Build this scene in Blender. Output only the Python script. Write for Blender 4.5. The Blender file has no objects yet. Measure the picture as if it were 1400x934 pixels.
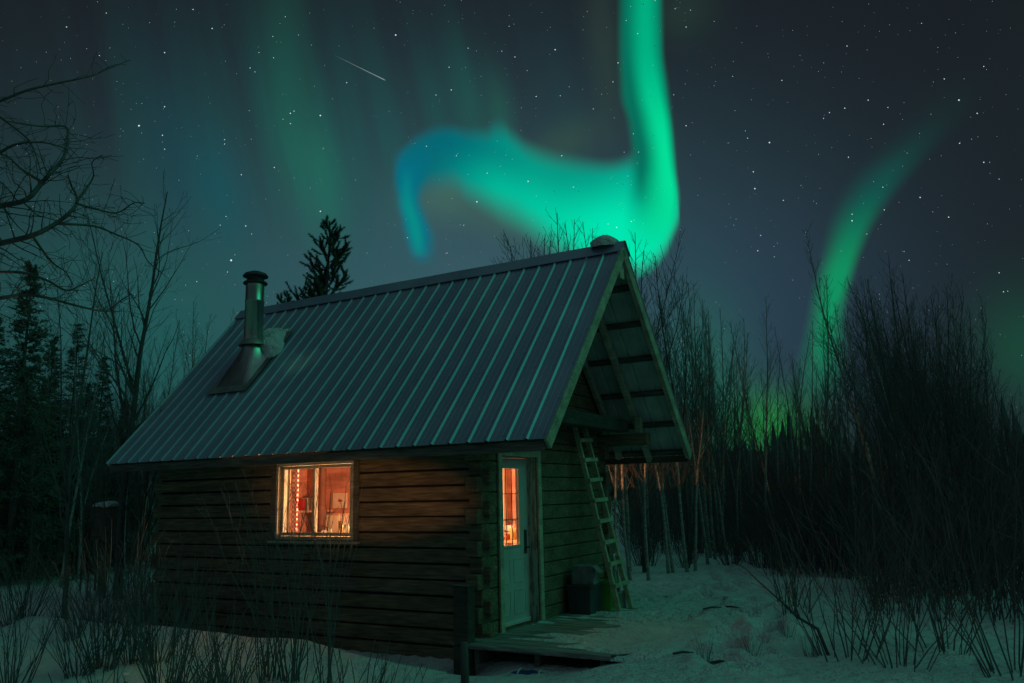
import bpy, math, random
from mathutils import Vector, Matrix, noise
random.seed(7)
sc = bpy.context.scene
COL = sc.collection
PI = math.pi
R = math.radians

# ------------------------------------------------------------------ camera
F, PITCH, ROLL, HC = 1112.6, 0.1859, -0.0218, 1.594
cd = bpy.data.cameras.new('camera'); cam = bpy.data.objects.new('camera', cd); COL.objects.link(cam)
cd.sensor_width = 36; cd.lens = F / 1400 * 36; cd.clip_start = 0.05; cd.clip_end = 9000
_c, _s = math.cos(ROLL), math.sin(ROLL)
_fw = Vector((0, math.cos(PITCH), math.sin(PITCH))); _up = Vector((0, -math.sin(PITCH), math.cos(PITCH))); _rt = Vector((1, 0, 0))
_R2 = _rt * _c + _up * _s
_U2 = _up * _c - _rt * _s
M = Matrix((( _R2.x, _U2.x, -_fw.x, 0), (_R2.y, _U2.y, -_fw.y, 0), (_R2.z, _U2.z, -_fw.z, HC), (0, 0, 0, 1)))
cam.matrix_world = M
sc.camera = cam

def ray(px, py):
    """direction through a spot of the photograph (1400 px wide)"""
    return (_R2 * ((px - 700) / F) + _U2 * (-(py - 467) / F) + _fw)
def at(px, py, dist):
    d = ray(px, py); d = d / math.hypot(d.x, d.y) * dist
    return Vector((0, 0, HC)) + d
def onz(px, py, z=0.0):
    d = ray(px, py); t = (z - HC) / d.z
    return Vector((0, 0, HC)) + d * t
def azel(px, py):
    d = ray(px, py).normalized()
    return math.degrees(math.atan2(d.x, d.y)), math.degrees(math.asin(d.z))

def lin(c):
    return tuple(((v / 255) / 12.92 if v / 255 <= 0.04045 else ((v / 255 + 0.055) / 1.055) ** 2.4) for v in c) + (1.0,)

# ------------------------------------------------------------------ world: night sky with aurora
sc.view_settings.view_transform = 'Standard'
try: sc.view_settings.look = 'None'
except Exception: pass
sc.view_settings.exposure = 0.0; sc.view_settings.gamma = 1.0
try: sc.view_settings.use_curve_mapping = False
except Exception: pass
w = bpy.data.worlds.new('World'); sc.world = w; w.use_nodes = True
nt = w.node_tree; nt.nodes.clear()
class V:
    """a value socket with arithmetic"""
    def __init__(s, sock): s.s = sock
    def _m(s, op, *o):
        n = nt.nodes.new('ShaderNodeMath'); n.operation = op
        for i, x in enumerate((s,) + o):
            if isinstance(x, V): nt.links.new(x.s, n.inputs[i])
            else: n.inputs[i].default_value = x
        return V(n.outputs[0])
    def __add__(s, o): return s._m('ADD', o)
    def __sub__(s, o): return s._m('SUBTRACT', o)
    def __mul__(s, o): return s._m('MULTIPLY', o)
    def __truediv__(s, o): return s._m('DIVIDE', o)
    def mn(s, o): return s._m('MINIMUM', o)
    def mx(s, o): return s._m('MAXIMUM', o)
def smooth(x, a, b):
    n = nt.nodes.new('ShaderNodeMapRange'); n.interpolation_type = 'SMOOTHSTEP'; n.clamp = True
    nt.links.new(x.s, n.inputs[0]); n.inputs[1].default_value = a; n.inputs[2].default_value = b
    n.inputs[3].default_value = 0; n.inputs[4].default_value = 1
    return V(n.outputs[0])
def curve(x, pts):
    """piecewise smooth function through pts [(x, y)]"""
    pts = sorted(pts); x0, x1 = pts[0][0], pts[-1][0]
    y0 = min(p[1] for p in pts); y1 = max(p[1] for p in pts)
    if y1 - y0 < 1e-6: y1 = y0 + 1e-6
    n = nt.nodes.new('ShaderNodeFloatCurve'); cv = n.mapping.curves[0]
    q = [((a - x0) / (x1 - x0), (b - y0) / (y1 - y0)) for a, b in pts]
    cv.points[0].location = q[0]; cv.points[1].location = q[-1]
    for p in q[1:-1]: cv.points.new(*p)
    for p in cv.points: p.handle_type = 'AUTO_CLAMPED'
    n.mapping.update()
    t = ((x - x0) * (1 / (x1 - x0))).mx(0.0).mn(1.0)
    nt.links.new(t.s, n.inputs['Value'])
    return V(n.outputs[0]) * (y1 - y0) + y0
tc = nt.nodes.new('ShaderNodeTexCoord'); sx = nt.nodes.new('ShaderNodeSeparateXYZ')
nt.links.new(tc.outputs['Generated'], sx.inputs[0])
X, Y, Z = (V(sx.outputs[i]) for i in range(3))
def noise_tex(scale, detail=2, vec=None):
    n = nt.nodes.new('ShaderNodeTexNoise'); n.inputs['Scale'].default_value = scale; n.inputs['Detail'].default_value = detail
    nt.links.new(vec if vec else tc.outputs['Generated'], n.inputs['Vector']); return V(n.outputs[0])
az = X._m('ARCTAN2', Y) * (180 / PI)
el = Z._m('ARCSINE') * (180 / PI)
wob = noise_tex(5.0, 2) - 0.5
wob2 = noise_tex(9.0, 2) - 0.5
az = az + wob * 0.9; el = el + wob2 * 0.7
def gauss(ca, ce, ra, re, rot=0.0):
    """soft glow centred on azimuth ca, elevation ce"""
    dx = az - ca; dy = el - ce
    c_, s_ = math.cos(R(rot)), math.sin(R(rot))
    u = (dx * c_ + dy * s_) * (1 / ra); v = (dy * c_ - dx * s_) * (1 / re)
    return (u * u + v * v)._m('MULTIPLY', -1.0)._m('EXPONENT')
def gpx(px, py, rx, ry, rot=0.0):
    a_, e_ = azel(px, py); k = 0.0515 * math.cos(R(e_)) ** 0
    return gauss(a_, e_, rx * 0.0515, ry * 0.0515, rot)
def rgb(c):
    n = nt.nodes.new('ShaderNodeRGB'); n.outputs[0].default_value = c; return n.outputs[0]
def mix(a, b, f, mode='MIX'):
    n = nt.nodes.new('ShaderNodeMix'); n.data_type = 'RGBA'; n.blend_type = mode; n.clamp_factor = True
    if isinstance(f, V): nt.links.new(f.s, n.inputs[0])
    else: n.inputs[0].default_value = f
    nt.links.new(a, n.inputs[6]); nt.links.new(b, n.inputs[7]); return n.outputs[2]
def over(col, c255, f): return mix(col, rgb(lin(c255)), f)

def vband(edges):
    """edges: (py, left px, right px, soft left, soft right, strength); a ray running up the sky"""
    L, Rr, sl, sr, st = [], [], [], [], []
    for py, l, r, a_, b_, k in edges:
        al, e_l = azel(l, py); ar, e_r = azel(r, py); e = (e_l + e_r) / 2
        L.append((e_l, al)); Rr.append((e_r, ar)); sl.append((e, a_ * 0.0515)); sr.append((e, b_ * 0.0515)); st.append((e, k))
    t1 = (az - curve(el, L)) / curve(el, sl); t2 = (curve(el, Rr) - az) / curve(el, sr)
    return smooth(t1, -1, 1) * smooth(t2, -1, 1) * curve(el, st)
def hband(edges):
    """edges: (px, top py, bottom py, soft top, soft bottom, strength); an arc running along the sky"""
    T, B, stp, sb, st = [], [], [], [], []
    for px, t, b, a_, b_, k in edges:
        at_, et = azel(px, t); ab, eb = azel(px, b); am = (at_ + ab) / 2
        T.append((at_, et)); B.append((ab, eb)); stp.append((am, a_ * 0.0515)); sb.append((am, b_ * 0.0515)); st.append((am, k))
    t1 = (curve(az, T) - el) / curve(az, stp); t2 = (el - curve(az, B)) / curve(az, sb)
    return smooth(t1, -1, 1) * smooth(t2, -1, 1) * curve(az, st)

# fine slanted striations shared by the faint rays
sc_ = nt.nodes.new('ShaderNodeCombineXYZ'); q_ = az + el * 0.24
nt.links.new((q_ * 0.30).s, sc_.inputs[0]); nt.links.new((el * 0.022).s, sc_.inputs[1])
stri = smooth(noise_tex(1.0, 4, sc_.outputs[0]), 0.34, 0.66)
col = rgb(lin((25, 30, 35)))
# slate glow low in the middle of the sky, greener to the left
col = over(col, (60, 94, 106), gpx(630, 430, 420, 260) * 0.84)
col = over(col, (34, 96, 92), gpx(160, 440, 270, 140) * 0.55)
col = over(col, (42, 66, 88), gpx(1000, 440, 190, 150) * 0.5)
# faint tall rays
col = over(col, (24, 92, 88), gpx(480, 220, 310, 150) * stri * 0.40)
col = over(col, (26, 98, 84), gpx(392, 120, 34, 130, 6) * 0.42)
col = over(col, (28, 118, 96), gpx(425, 235, 34, 85, 14) * (stri * 0.5 + 0.6) * 0.62)
col = over(col, (20, 84, 94), gpx(300, 262, 34, 75, 16) * 0.5)
col = over(col, (20, 72, 86), gpx(235, 220, 40, 110, 10) * 0.28)
col = over(col, (28, 96, 84), gpx(640, 140, 26, 70, 12) * 0.36)
col = over(col, (26, 88, 82), gpx(592, 150, 26, 60, 8) * 0.3)
col = over(col, (34, 104, 88), gpx(688, 158, 20, 56, 12) * 0.36)
col = over(col, (52, 70, 62), gpx(828, 60, 24, 110, 4) * 0.40)
col = over(col, (56, 84, 70), gpx(775, 196, 52, 24, 20) * 0.45)
col = over(col, (40, 62, 52), gpx(935, 16, 46, 30) * 0.5)
# low glow behind the forest
col = over(col, (38, 130, 62), gpx(1045, 590, 60, 46) * 0.95)
col = over(col, (30, 110, 84), gpx(960, 520, 60, 110) * 0.5)
col = over(col, (24, 84, 62), gpx(1400, 480, 50, 70) * 0.55)
col = over(col, (26, 88, 84), gpx(225, 500, 70, 110) * 0.5)
# warm fringe under the arc
col = over(col, (70, 112, 100), gpx(610, 262, 60, 40, 20) * 0.6)
col = over(col, (66, 100, 88), gpx(680, 300, 80, 26, -20) * 0.45)
# the arc: teal cloud from the left tail to the bright fold on the right
arc = hband([(505, 262, 240, 16, 10, 0.0), (530, 240, 250, 14, 10, 0.0), (542, 222, 258, 14, 10, 0.5), (552, 204, 264, 12, 14, 0.85), (568, 190, 262, 12, 16, 0.92), (590, 181, 250, 12, 20, 0.95), (612, 178, 248, 12, 22, 0.97), (640, 184, 262, 14, 24, 1), (664, 184, 274, 16, 28, 1), (682, 176, 284, 20, 30, 1), (702, 188, 292, 20, 32, 1), (725, 206, 306, 20, 34, 1), (760, 219, 330, 20, 34, 1),
             (800, 226, 352, 18, 30, 1), (840, 228, 366, 16, 26, 1), (868, 222, 366, 20, 22, 1), (890, 222, 356, 24, 22, 1), (908, 222, 334, 24, 22, 1), (918, 222, 312, 24, 20, 0.9), (927, 222, 296, 20, 20, 0.0)])
col_arc = over(rgb(lin((2, 104, 116))), (0, 192, 156), smooth(az, azel(560, 250)[0], azel(700, 250)[0]))
col_arc = over(col_arc, (0, 232, 178), smooth(az, azel(690, 280)[0], azel(860, 280)[0]))
lift = hband([(560, 215, 300, 30, 26, 0.25), (640, 224, 330, 30, 34, 0.7), (720, 252, 370, 34, 40, 0.95), (800, 272, 420, 38, 40, 1), (905, 260, 430, 60, 40, 1)])
col_arc = mix(over(rgb(lin((2, 104, 116))), (4, 156, 134), smooth(az, azel(600, 250)[0], azel(760, 250)[0])), col_arc, lift)
col = mix(col, col_arc, arc)
# the tail that hangs from its left end
tail = vband([(195, 560, 600, 20, 20, 0.0), (215, 541, 584, 12, 16, 0.5), (235, 540, 578, 9, 14, 0.92), (265, 543, 574, 9, 10, 0.95), (300, 550, 582, 9, 10, 0.95), (335, 560, 592, 10, 12, 0.9), (352, 566, 590, 12, 14, 0.55), (366, 570, 588, 16, 16, 0.0)])
col = mix(col, rgb(lin((4, 108, 128))), tail)
core = vband([(225, 552, 560, 10, 10, 0.0), (260, 551, 560, 12, 12, 0.5), (310, 562, 572, 14, 14, 0.8), (338, 568, 578, 12, 12, 0.6), (356, 572, 580, 12, 12, 0.0)])
col = mix(col, rgb(lin((6, 162, 140))), core)
# the tall ray: dark teal sheath, then the bright fold
sheath = vband([(-420, 900, 1000, 60, 60, 0.9), (-60, 846, 902, 12, 8, 0.9), (0, 850, 904, 9, 8, 0.95), (60, 851, 907, 8, 7, 0.95), (120, 853, 915, 8, 7, 0.95), (170, 864, 920, 8, 6, 0.95), (215, 868, 924, 10, 6, 0.95), (250, 868, 925, 14, 5, 0.9), (285, 868, 924, 20, 7, 0.6), (320, 868, 914, 24, 12, 0.2), (345, 870, 905, 24, 16, 0.0)])
col = over(col, (4, 112, 92), sheath)
ribbon = vband([(-420, 930, 980, 60, 60, 1), (-60, 870, 894, 16, 16, 0.8), (0, 868, 896, 16, 14, 0.84), (60, 870, 900, 15, 13, 0.9), (120, 876, 908, 14, 10, 0.97), (170, 888, 916, 16, 8, 1), (215, 896, 921, 18, 8, 1), (255, 893, 925, 24, 7, 1), (290, 886, 922, 34, 9, 0.95), (320, 876, 914, 36, 12, 0.6), (345, 866, 904, 36, 16, 0.2), (362, 862, 896, 34, 18, 0.0)])
rcol = over(rgb(lin((0, 180, 132))), (4, 222, 152), smooth(el * -1.0, -azel(890, 60)[1], -azel(900, 220)[1]))
col = mix(col, rcol, ribbon)
# the leaning streak over the forest on the right
streak = vband([(90, 1300, 1340, 60, 50, 0.0), (150, 1266, 1304, 46, 36, 0.07), (200, 1224, 1266, 38, 28, 0.20), (240, 1184, 1234, 30, 22, 0.42), (290, 1154, 1198, 22, 15, 0.68), (340, 1138, 1174, 17, 11, 0.88), (390, 1122, 1158, 16, 10, 1), (430, 1116, 1146, 18, 14, 0.95), (480, 1108, 1146, 22, 18, 0.7), (560, 1100, 1146, 30, 30, 0.0)])
scol = over(rgb(lin((0, 98, 86))), (16, 142, 94), smooth(el * -1.0, -azel(1170, 250)[1], -azel(1140, 380)[1]))
col = mix(col, scol, streak)
# the rest of the display, outside the picture: a bright arc low on the right and behind, a dim veil elsewhere
behind = smooth(Y * -1.0, -0.25, 0.35)
col = mix(col, rgb((0.030, 0.052, 0.062, 1)), behind * 0.95)
low = smooth(Z, 0.0, 0.04) * smooth(Z * -1.0, -0.42, -0.12)
col = mix(col, rgb((0.060, 0.092, 0.106, 1)), behind * low)  # low pale band behind the camera, added as fill for upright surfaces
curt = gauss(103, 47, 26, 14, -12) * (stri * 0.45 + 0.65)
col = mix(col, rgb((0.09, 1.62, 0.92, 1)), curt)
col = mix(col, rgb((0.05, 0.55, 0.30, 1)), gauss(112, 22, 34, 8) * (stri * 0.5 + 0.3))
col = mix(col, rgb((0.075, 0.125, 0.160, 1)), smooth(Z, 0.78, 0.97) * 0.7)
col = mix(col, rgb(lin((16, 20, 22))), smooth(Z * -1.0, 0.02, 0.12))
# faint real twilight under it all
sky = nt.nodes.new('ShaderNodeTexSky'); sky.sky_type = 'NISHITA'; sky.sun_disc = False
sky.sun_elevation = R(-4); sky.sun_rotation = R(20)
bg = nt.nodes.new('ShaderNodeBackground'); nt.links.new(col, bg.inputs[0]); bg.inputs[1].default_value = 1.0
bg2 = nt.nodes.new('ShaderNodeBackground'); nt.links.new(sky.outputs[0], bg2.inputs[0]); bg2.inputs[1].default_value = 0.004
ad = nt.nodes.new('ShaderNodeAddShader'); nt.links.new(bg.outputs[0], ad.inputs[0]); nt.links.new(bg2.outputs[0], ad.inputs[1])
out = nt.nodes.new('ShaderNodeOutputWorld'); nt.links.new(ad.outputs[0], out.inputs[0])
w.cycles.sampling_method = 'MANUAL'; w.cycles.sample_map_resolution = 1024

# ------------------------------------------------------------------ cabin frame of reference
CX, CY, YAW = -0.3954, 9.7516, 0.5194
FR = Matrix.Translation((CX, CY, 0)) @ Matrix.Rotation(-YAW, 4, 'Z')      # local x: out of the gable end, local y: away along it
def LW(x, y, z=0): return FR @ Vector((x, y, z))

# lamps: the room, the rear corner, and an unseen warm spot behind the photographer, added to light the logs
def lamp(name, kind, loc, energy, color, size=0.1):
    ld = bpy.data.lights.new(name, kind); ld.energy = energy; ld.color = color
    if kind in ('POINT', 'SPOT'): ld.shadow_soft_size = size
    o = bpy.data.objects.new(name, ld); o.location = loc; COL.objects.link(o); return o
WARM = (1.0, 0.51, 0.25)
lamp('room_light', 'POINT', LW(-2.30, 1.2, 1.30), 360, WARM, 0.06)
lamp('rear_corner_light', 'POINT', LW(-0.86, 2.55, 1.45), 26, (1.0, 0.50, 0.24), 0.03)
rw_ = lamp('rear_window_spot', 'SPOT', LW(-0.86, 3.68, 1.70), 170, (1.0, 0.36, 0.13), 0.04)  # added spot just outside the rear window, standing in for its light
rw_.rotation_euler = (LW(-.62, 5.6, 2.02) - rw_.location).to_track_quat('-Z', 'Y').to_euler(); rw_.data.spot_size = R(22); rw_.data.spot_blend = 0.15
sp = lamp('unseen_spot_behind_photographer', 'SPOT', (0.6, -0.6, 0.95), 980, (1.0, 0.46, 0.15), 0.05)
tgt = LW(-1.75, 0, 1.60)
sp.rotation_euler = (tgt - sp.location).to_track_quat('-Z', 'Y').to_euler()
sp.data.spot_size = R(6.4); sp.data.spot_blend = 0.8; sp.scale = (2.4, 1.0, 1.0)

# ------------------------------------------------------------------ materials
def mat(name, color=None, rough=0.8, metal=0.0, build=None, spec=0.3):
    m = bpy.data.materials.new(name); m.use_nodes = True; t = m.node_tree
    b = t.nodes['Principled BSDF']; b.inputs['Roughness'].default_value = rough; b.inputs['Metallic'].default_value = metal
    b.inputs['Specular IOR Level'].default_value = spec
    if color: b.inputs['Base Color'].default_value = (*color, 1)
    if build: build(t, b)
    return m
def tex(t, kind, scale, vec=None, stretch=None, detail=4, coord='Object'):
    c = t.nodes.new('ShaderNodeTexCoord'); o = c.outputs[coord]
    if stretch:
        mp = t.nodes.new('ShaderNodeMapping'); mp.inputs['Scale'].default_value = stretch; t.links.new(o, mp.inputs[0]); o = mp.outputs[0]
    n = t.nodes.new(kind); n.inputs['Scale'].default_value = scale
    if 'Detail' in n.inputs: n.inputs['Detail'].default_value = detail
    t.links.new(o, n.inputs['Vector']); return n
def ramp(t, sock, stops):
    r = t.nodes.new('ShaderNodeValToRGB'); e = r.color_ramp.elements
    while len(e) < len(stops): e.new(0.5)
    for k, (p, c) in enumerate(stops): e[k].position = p; e[k].color = (*c, 1)
    t.links.new(sock, r.inputs[0]); return r.outputs[0]
def bump(t, b, sock, dist=0.01, strength=0.6):
    n = t.nodes.new('ShaderNodeBump'); n.inputs['Distance'].default_value = dist; n.inputs['Strength'].default_value = strength
    t.links.new(sock, n.inputs['Height']); t.links.new(n.outputs[0], b.inputs['Normal'])
def tmix(t, a, b_, f, mode='MIX'):
    n = t.nodes.new('ShaderNodeMix'); n.data_type = 'RGBA'; n.blend_type = mode
    for sck, v in ((n.inputs[0], f), (n.inputs[6], a), (n.inputs[7], b_)):
        if hasattr(v, 'is_output'): t.links.new(v, sck)
        else: sck.default_value = v
    return n.outputs[2]
def wood(name, c0, c1, stretch=(1.2, 9, 14), rough=0.85, bd=0.006, knots=True):
    def bl(t, b):
        n = tex(t, 'ShaderNodeTexNoise', 3.0, stretch=stretch, detail=8)
        big = tex(t, 'ShaderNodeTexNoise', 1.7, stretch=(0.7, 2.5, 4.5), detail=3)
        c = ramp(t, n.outputs[0], [(0.3, c0), (0.55, tuple((a + b2) / 2 for a, b2 in zip(c0, c1))), (0.75, c1)])
        g = ramp(t, big.outputs[0], [(0.3, (0.68, 0.68, 0.68)), (0.7, (1.25, 1.22, 1.18))])
        c = tmix(t, c, g, 1.0, 'MULTIPLY')
        if knots:
            v = tex(t, 'ShaderNodeTexVoronoi', 2.2, stretch=(1, 2.6, 3.2))
            k = ramp(t, v.outputs[0], [(0.04, (0.35, 0.32, 0.3)), (0.10, (1, 1, 1))])
            c = tmix(t, c, k, 0.8, 'MULTIPLY')
        t.links.new(c, b.inputs['Base Color']); bump(t, b, n.outputs[0], bd, 0.8)
    return mat(name, rough=rough, build=bl)
MT = {}
MT['log'] = wood('hewn_log_wood', (0.10, 0.078, 0.056), (0.29, 0.225, 0.145), bd=0.012)
MT['chink'] = mat('dark_joint_filling', (0.022, 0.018, 0.015), rough=0.95)
MT['log_end'] = wood('log_end_grain', (0.14, 0.12, 0.09), (0.36, 0.30, 0.20), stretch=(6, 6, 6), knots=False)
MT['trim'] = wood('weathered_trim_wood', (0.34, 0.33, 0.26), (0.56, 0.54, 0.43), knots=True)
MT['dark_wood'] = wood('dark_weathered_wood', (0.07, 0.065, 0.055), (0.19, 0.175, 0.15))
MT['ladder'] = wood('pale_ladder_wood', (0.34, 0.36, 0.24), (0.52, 0.54, 0.38), knots=False)
MT['deck'] = wood('deck_wood', (0.13, 0.13, 0.12), (0.42, 0.43, 0.41), bd=0.004)
MT['darkened'] = wood('shade_darkened_wood', (0.045, 0.04, 0.035), (0.10, 0.09, 0.08))  # wood coloured darker to stand for deep shade under the porch roof
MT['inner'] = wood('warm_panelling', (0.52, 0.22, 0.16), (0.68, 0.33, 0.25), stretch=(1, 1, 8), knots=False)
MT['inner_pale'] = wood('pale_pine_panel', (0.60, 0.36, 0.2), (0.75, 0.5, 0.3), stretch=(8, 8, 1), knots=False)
def snow_b(t, b):
    n = tex(t, 'ShaderNodeTexNoise', 1.3, detail=6); n2 = tex(t, 'ShaderNodeTexNoise', 38, detail=3)
    n3 = tex(t, 'ShaderNodeTexNoise', 7, detail=5)
    c = ramp(t, n.outputs[0], [(0.3, (0.62, 0.66, 0.68)), (0.7, (0.82, 0.84, 0.85))])
    d = ramp(t, n2.outputs[0], [(0.28, (0.55, 0.5, 0.42)), (0.38, (1, 1, 1))])
    c = tmix(t, c, d, 0.35, 'MULTIPLY')
    t.links.new(c, b.inputs['Base Color'])
    a = t.nodes.new('ShaderNodeMath'); a.operation = 'MULTIPLY_ADD'; t.links.new(n3.outputs[0], a.inputs[0]); a.inputs[1].default_value = 3.0
    t.links.new(n2.outputs[0], a.inputs[2]); bump(t, b, a.outputs[0], 0.05, 1.0)
MT['snow'] = mat('snow', rough=0.75, build=snow_b, spec=0.2)
def roof_b(t, b):
    n = tex(t, 'ShaderNodeTexNoise', 2.0, stretch=(1, 0.5, 0.5), detail=6)
    n2 = tex(t, 'ShaderNodeTexNoise', 60, detail=2)
    c = ramp(t, n.outputs[0], [(0.3, (0.22, 0.28, 0.37)), (0.7, (0.26, 0.33, 0.42))])
    s = ramp(t, n2.outputs[0], [(0.26, (0.6, 0.6, 0.6)), (0.4, (1, 1, 1))])
    c = tmix(t, c, s, 0.6, 'MULTIPLY')
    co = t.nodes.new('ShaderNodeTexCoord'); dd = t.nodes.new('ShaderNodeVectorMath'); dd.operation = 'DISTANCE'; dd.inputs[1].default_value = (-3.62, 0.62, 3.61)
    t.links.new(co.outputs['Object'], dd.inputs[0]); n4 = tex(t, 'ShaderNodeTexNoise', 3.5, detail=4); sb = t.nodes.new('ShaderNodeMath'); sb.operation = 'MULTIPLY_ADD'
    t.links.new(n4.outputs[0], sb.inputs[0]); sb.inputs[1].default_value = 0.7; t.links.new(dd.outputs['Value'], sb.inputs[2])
    fm = ramp(t, sb.outputs[0], [(0.42, (0.55,) * 3), (0.80, (0, 0, 0))]); c = tmix(t, c, (0.62, 0.68, 0.68, 1), fm)  # pale patch beside the chimney: soft glow put into the base colour
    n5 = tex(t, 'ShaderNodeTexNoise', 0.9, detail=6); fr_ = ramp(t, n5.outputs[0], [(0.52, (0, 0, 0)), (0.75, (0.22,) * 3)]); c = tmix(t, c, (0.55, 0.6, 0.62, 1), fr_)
    t.links.new(c, b.inputs['Base Color'])
    b.inputs['Metallic'].default_value = 0.35
    rr = ramp(t, n.outputs[0], [(0.2, (0.30,) * 3), (0.8, (0.42,) * 3)]); t.links.new(rr, b.inputs['Roughness'])
    bump(t, b, n.outputs[0], 0.004, 0.5)
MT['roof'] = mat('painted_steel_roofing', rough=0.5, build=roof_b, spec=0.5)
def galv_b(t, b):
    n = tex(t, 'ShaderNodeTexNoise', 5, stretch=(1, 1, .3), detail=5)
    c = ramp(t, n.outputs[0], [(0.3, (0.26, 0.32, 0.28)), (0.7, (0.42, 0.50, 0.43))]); t.links.new(c, b.inputs['Base Color'])
    rr = ramp(t, n.outputs[0], [(0.2, (0.16,) * 3), (0.8, (0.34,) * 3)]); t.links.new(rr, b.inputs['Roughness'])
MT['steel'] = mat('stovepipe_steel', metal=1.0, rough=0.25, build=galv_b)
def dull_b(t, b):
    n = tex(t, 'ShaderNodeTexNoise', 7, detail=5)
    c = ramp(t, n.outputs[0], [(0.3, (0.16, 0.17, 0.15)), (0.7, (0.32, 0.33, 0.29))]); t.links.new(c, b.inputs['Base Color'])
MT['dull_steel'] = mat('dull_flashing', metal=0.6, rough=0.5, build=dull_b)
def white_b(t, b):
    n = tex(t, 'ShaderNodeTexNoise', 3, detail=6)
    c = ramp(t, n.outputs[0], [(0.3, (0.42, 0.45, 0.44)), (0.7, (0.56, 0.58, 0.56))]); t.links.new(c, b.inputs['Base Color'])
MT['white'] = mat('white_door_paint', rough=0.45, build=white_b)
def jamb_b(t, b):
    n = tex(t, 'ShaderNodeTexNoise', 9, stretch=(2, 2, .5), detail=6)
    c = ramp(t, n.outputs[0], [(0.42, (0.22, 0.2, 0.17)), (0.5, (0.40, 0.42, 0.40))]); t.links.new(c, b.inputs['Base Color'])
MT['jamb'] = mat('chipped_white_paint', rough=0.7, build=jamb_b)
def var(name, c0, c1, scale=6, rough=0.8, metal=0, stretch=None, spec=0.3, bd=0):
    def bl(t, b):
        n = tex(t, 'ShaderNodeTexNoise', scale, stretch=stretch, detail=5)
        t.links.new(ramp(t, n.outputs[0], [(0.3, c0), (0.7, c1)]), b.inputs['Base Color'])
        if bd: bump(t, b, n.outputs[0], bd, 0.8)
    return mat(name, rough=rough, metal=metal, build=bl, spec=spec)
MT['under'] = var('lightened_sheet_underside', (0.38, 0.42, 0.40), (0.56, 0.60, 0.58), 4, rough=.5)  # roof underside, colour lightened to make up for missing bounce light
MT['black'] = var('blackened_metal', (0.03, 0.03, 0.03), (0.07, 0.07, 0.07), rough=0.5)
MT['birch'] = var('pale_aspen_bark', (0.18, 0.19, 0.17), (0.42, 0.43, 0.40), 5, stretch=(1, 1, 3.5), bd=0.01)
MT['bark'] = var('grey_brown_bark', (0.06, 0.058, 0.055), (0.12, 0.115, 0.11), 12, stretch=(1, 1, .3), bd=0.02)
MT['twig'] = var('bare_twigs', (0.08, 0.078, 0.075), (0.14, 0.135, 0.13), 5)
MT['needles'] = var('conifer_needles', (0.07, 0.09, 0.07), (0.12, 0.145, 0.11), 3, rough=0.7)
MT['far'] = var('far_forest', (0.08, 0.09, 0.085), (0.12, 0.13, 0.12), 0.2, rough=0.9)
MT['crate'] = var('green_plastic', (0.10, 0.36, 0.06), (0.14, 0.44, 0.09), 4, rough=0.5)
MT['card'] = var('grey_cardboard', (0.12, 0.13, 0.13), (0.25, 0.26, 0.26), 9, rough=0.9)
MT['bin'] = var('dark_bin_plastic', (0.05, 0.055, 0.06), (0.08, 0.085, 0.09), 4, rough=0.6)
MT['blue'] = var('dark_blue_tarp', (0.045, 0.05, 0.16), (0.07, 0.08, 0.22), 8, rough=0.6)
MT['pale_plastic'] = var('pale_plastic', (0.55, 0.57, 0.55), (0.68, 0.7, 0.68), 5, rough=0.5)
MT['paper'] = var('paper', (0.68, 0.58, 0.46), (0.8, 0.7, 0.58), 9)
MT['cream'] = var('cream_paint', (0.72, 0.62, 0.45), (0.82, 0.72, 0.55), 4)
def check_b(t, b):
    c = t.nodes.new('ShaderNodeTexCoord'); k = t.nodes.new('ShaderNodeTexChecker'); k.inputs['Scale'].default_value = 1
    mp = t.nodes.new('ShaderNodeMapping'); mp.inputs['Scale'].default_value = (30, 30, 30); mp.inputs['Location'].default_value = (0.013, 0.5, 0.5)
    t.links.new(c.outputs['Object'], mp.inputs[0]); t.links.new(mp.outputs[0], k.inputs['Vector'])
    k.inputs['Color1'].default_value = (0.45, 0.02, 0.02, 1); k.inputs['Color2'].default_value = (0.85, 0.75, 0.7, 1)
    t.links.new(k.outputs[0], b.inputs['Base Color'])
MT['check'] = mat('red_white_check_cloth', rough=0.9, build=check_b)
def glass_mat():
    m = bpy.data.materials.new('window_glass'); m.use_nodes = True; t = m.node_tree; t.nodes.clear()
    o = t.nodes.new('ShaderNodeOutputMaterial'); tr = t.nodes.new('ShaderNodeBsdfTransparent'); gl = t.nodes.new('ShaderNodeBsdfGlossy')
    gl.inputs['Roughness'].default_value = 0.03; lw_ = t.nodes.new('ShaderNodeLayerWeight'); lw_.inputs[0].default_value = 0.5
    pw = t.nodes.new('ShaderNodeMath'); pw.operation = 'POWER'; t.links.new(lw_.outputs['Facing'], pw.inputs[0]); pw.inputs[1].default_value = 5.0
    fr = t.nodes.new('ShaderNodeMath'); fr.operation = 'MULTIPLY_ADD'; t.links.new(pw.outputs[0], fr.inputs[0]); fr.inputs[1].default_value = 0.9; fr.inputs[2].default_value = 0.03
    n = tex(t, 'ShaderNodeTexNoise', 3, detail=3)
    tr_c = ramp(t, n.outputs[0], [(0.3, (0.86, 0.86, 0.86)), (0.7, (0.95, 0.95, 0.95))]); t.links.new(tr_c, tr.inputs[0])
    mx_ = t.nodes.new('ShaderNodeMixShader'); t.links.new(fr.outputs[0], mx_.inputs[0]); t.links.new(tr.outputs[0], mx_.inputs[1]); t.links.new(gl.outputs[0], mx_.inputs[2])
    t.links.new(mx_.outputs[0], o.inputs[0]); return m
MT['glass'] = glass_mat()
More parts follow.
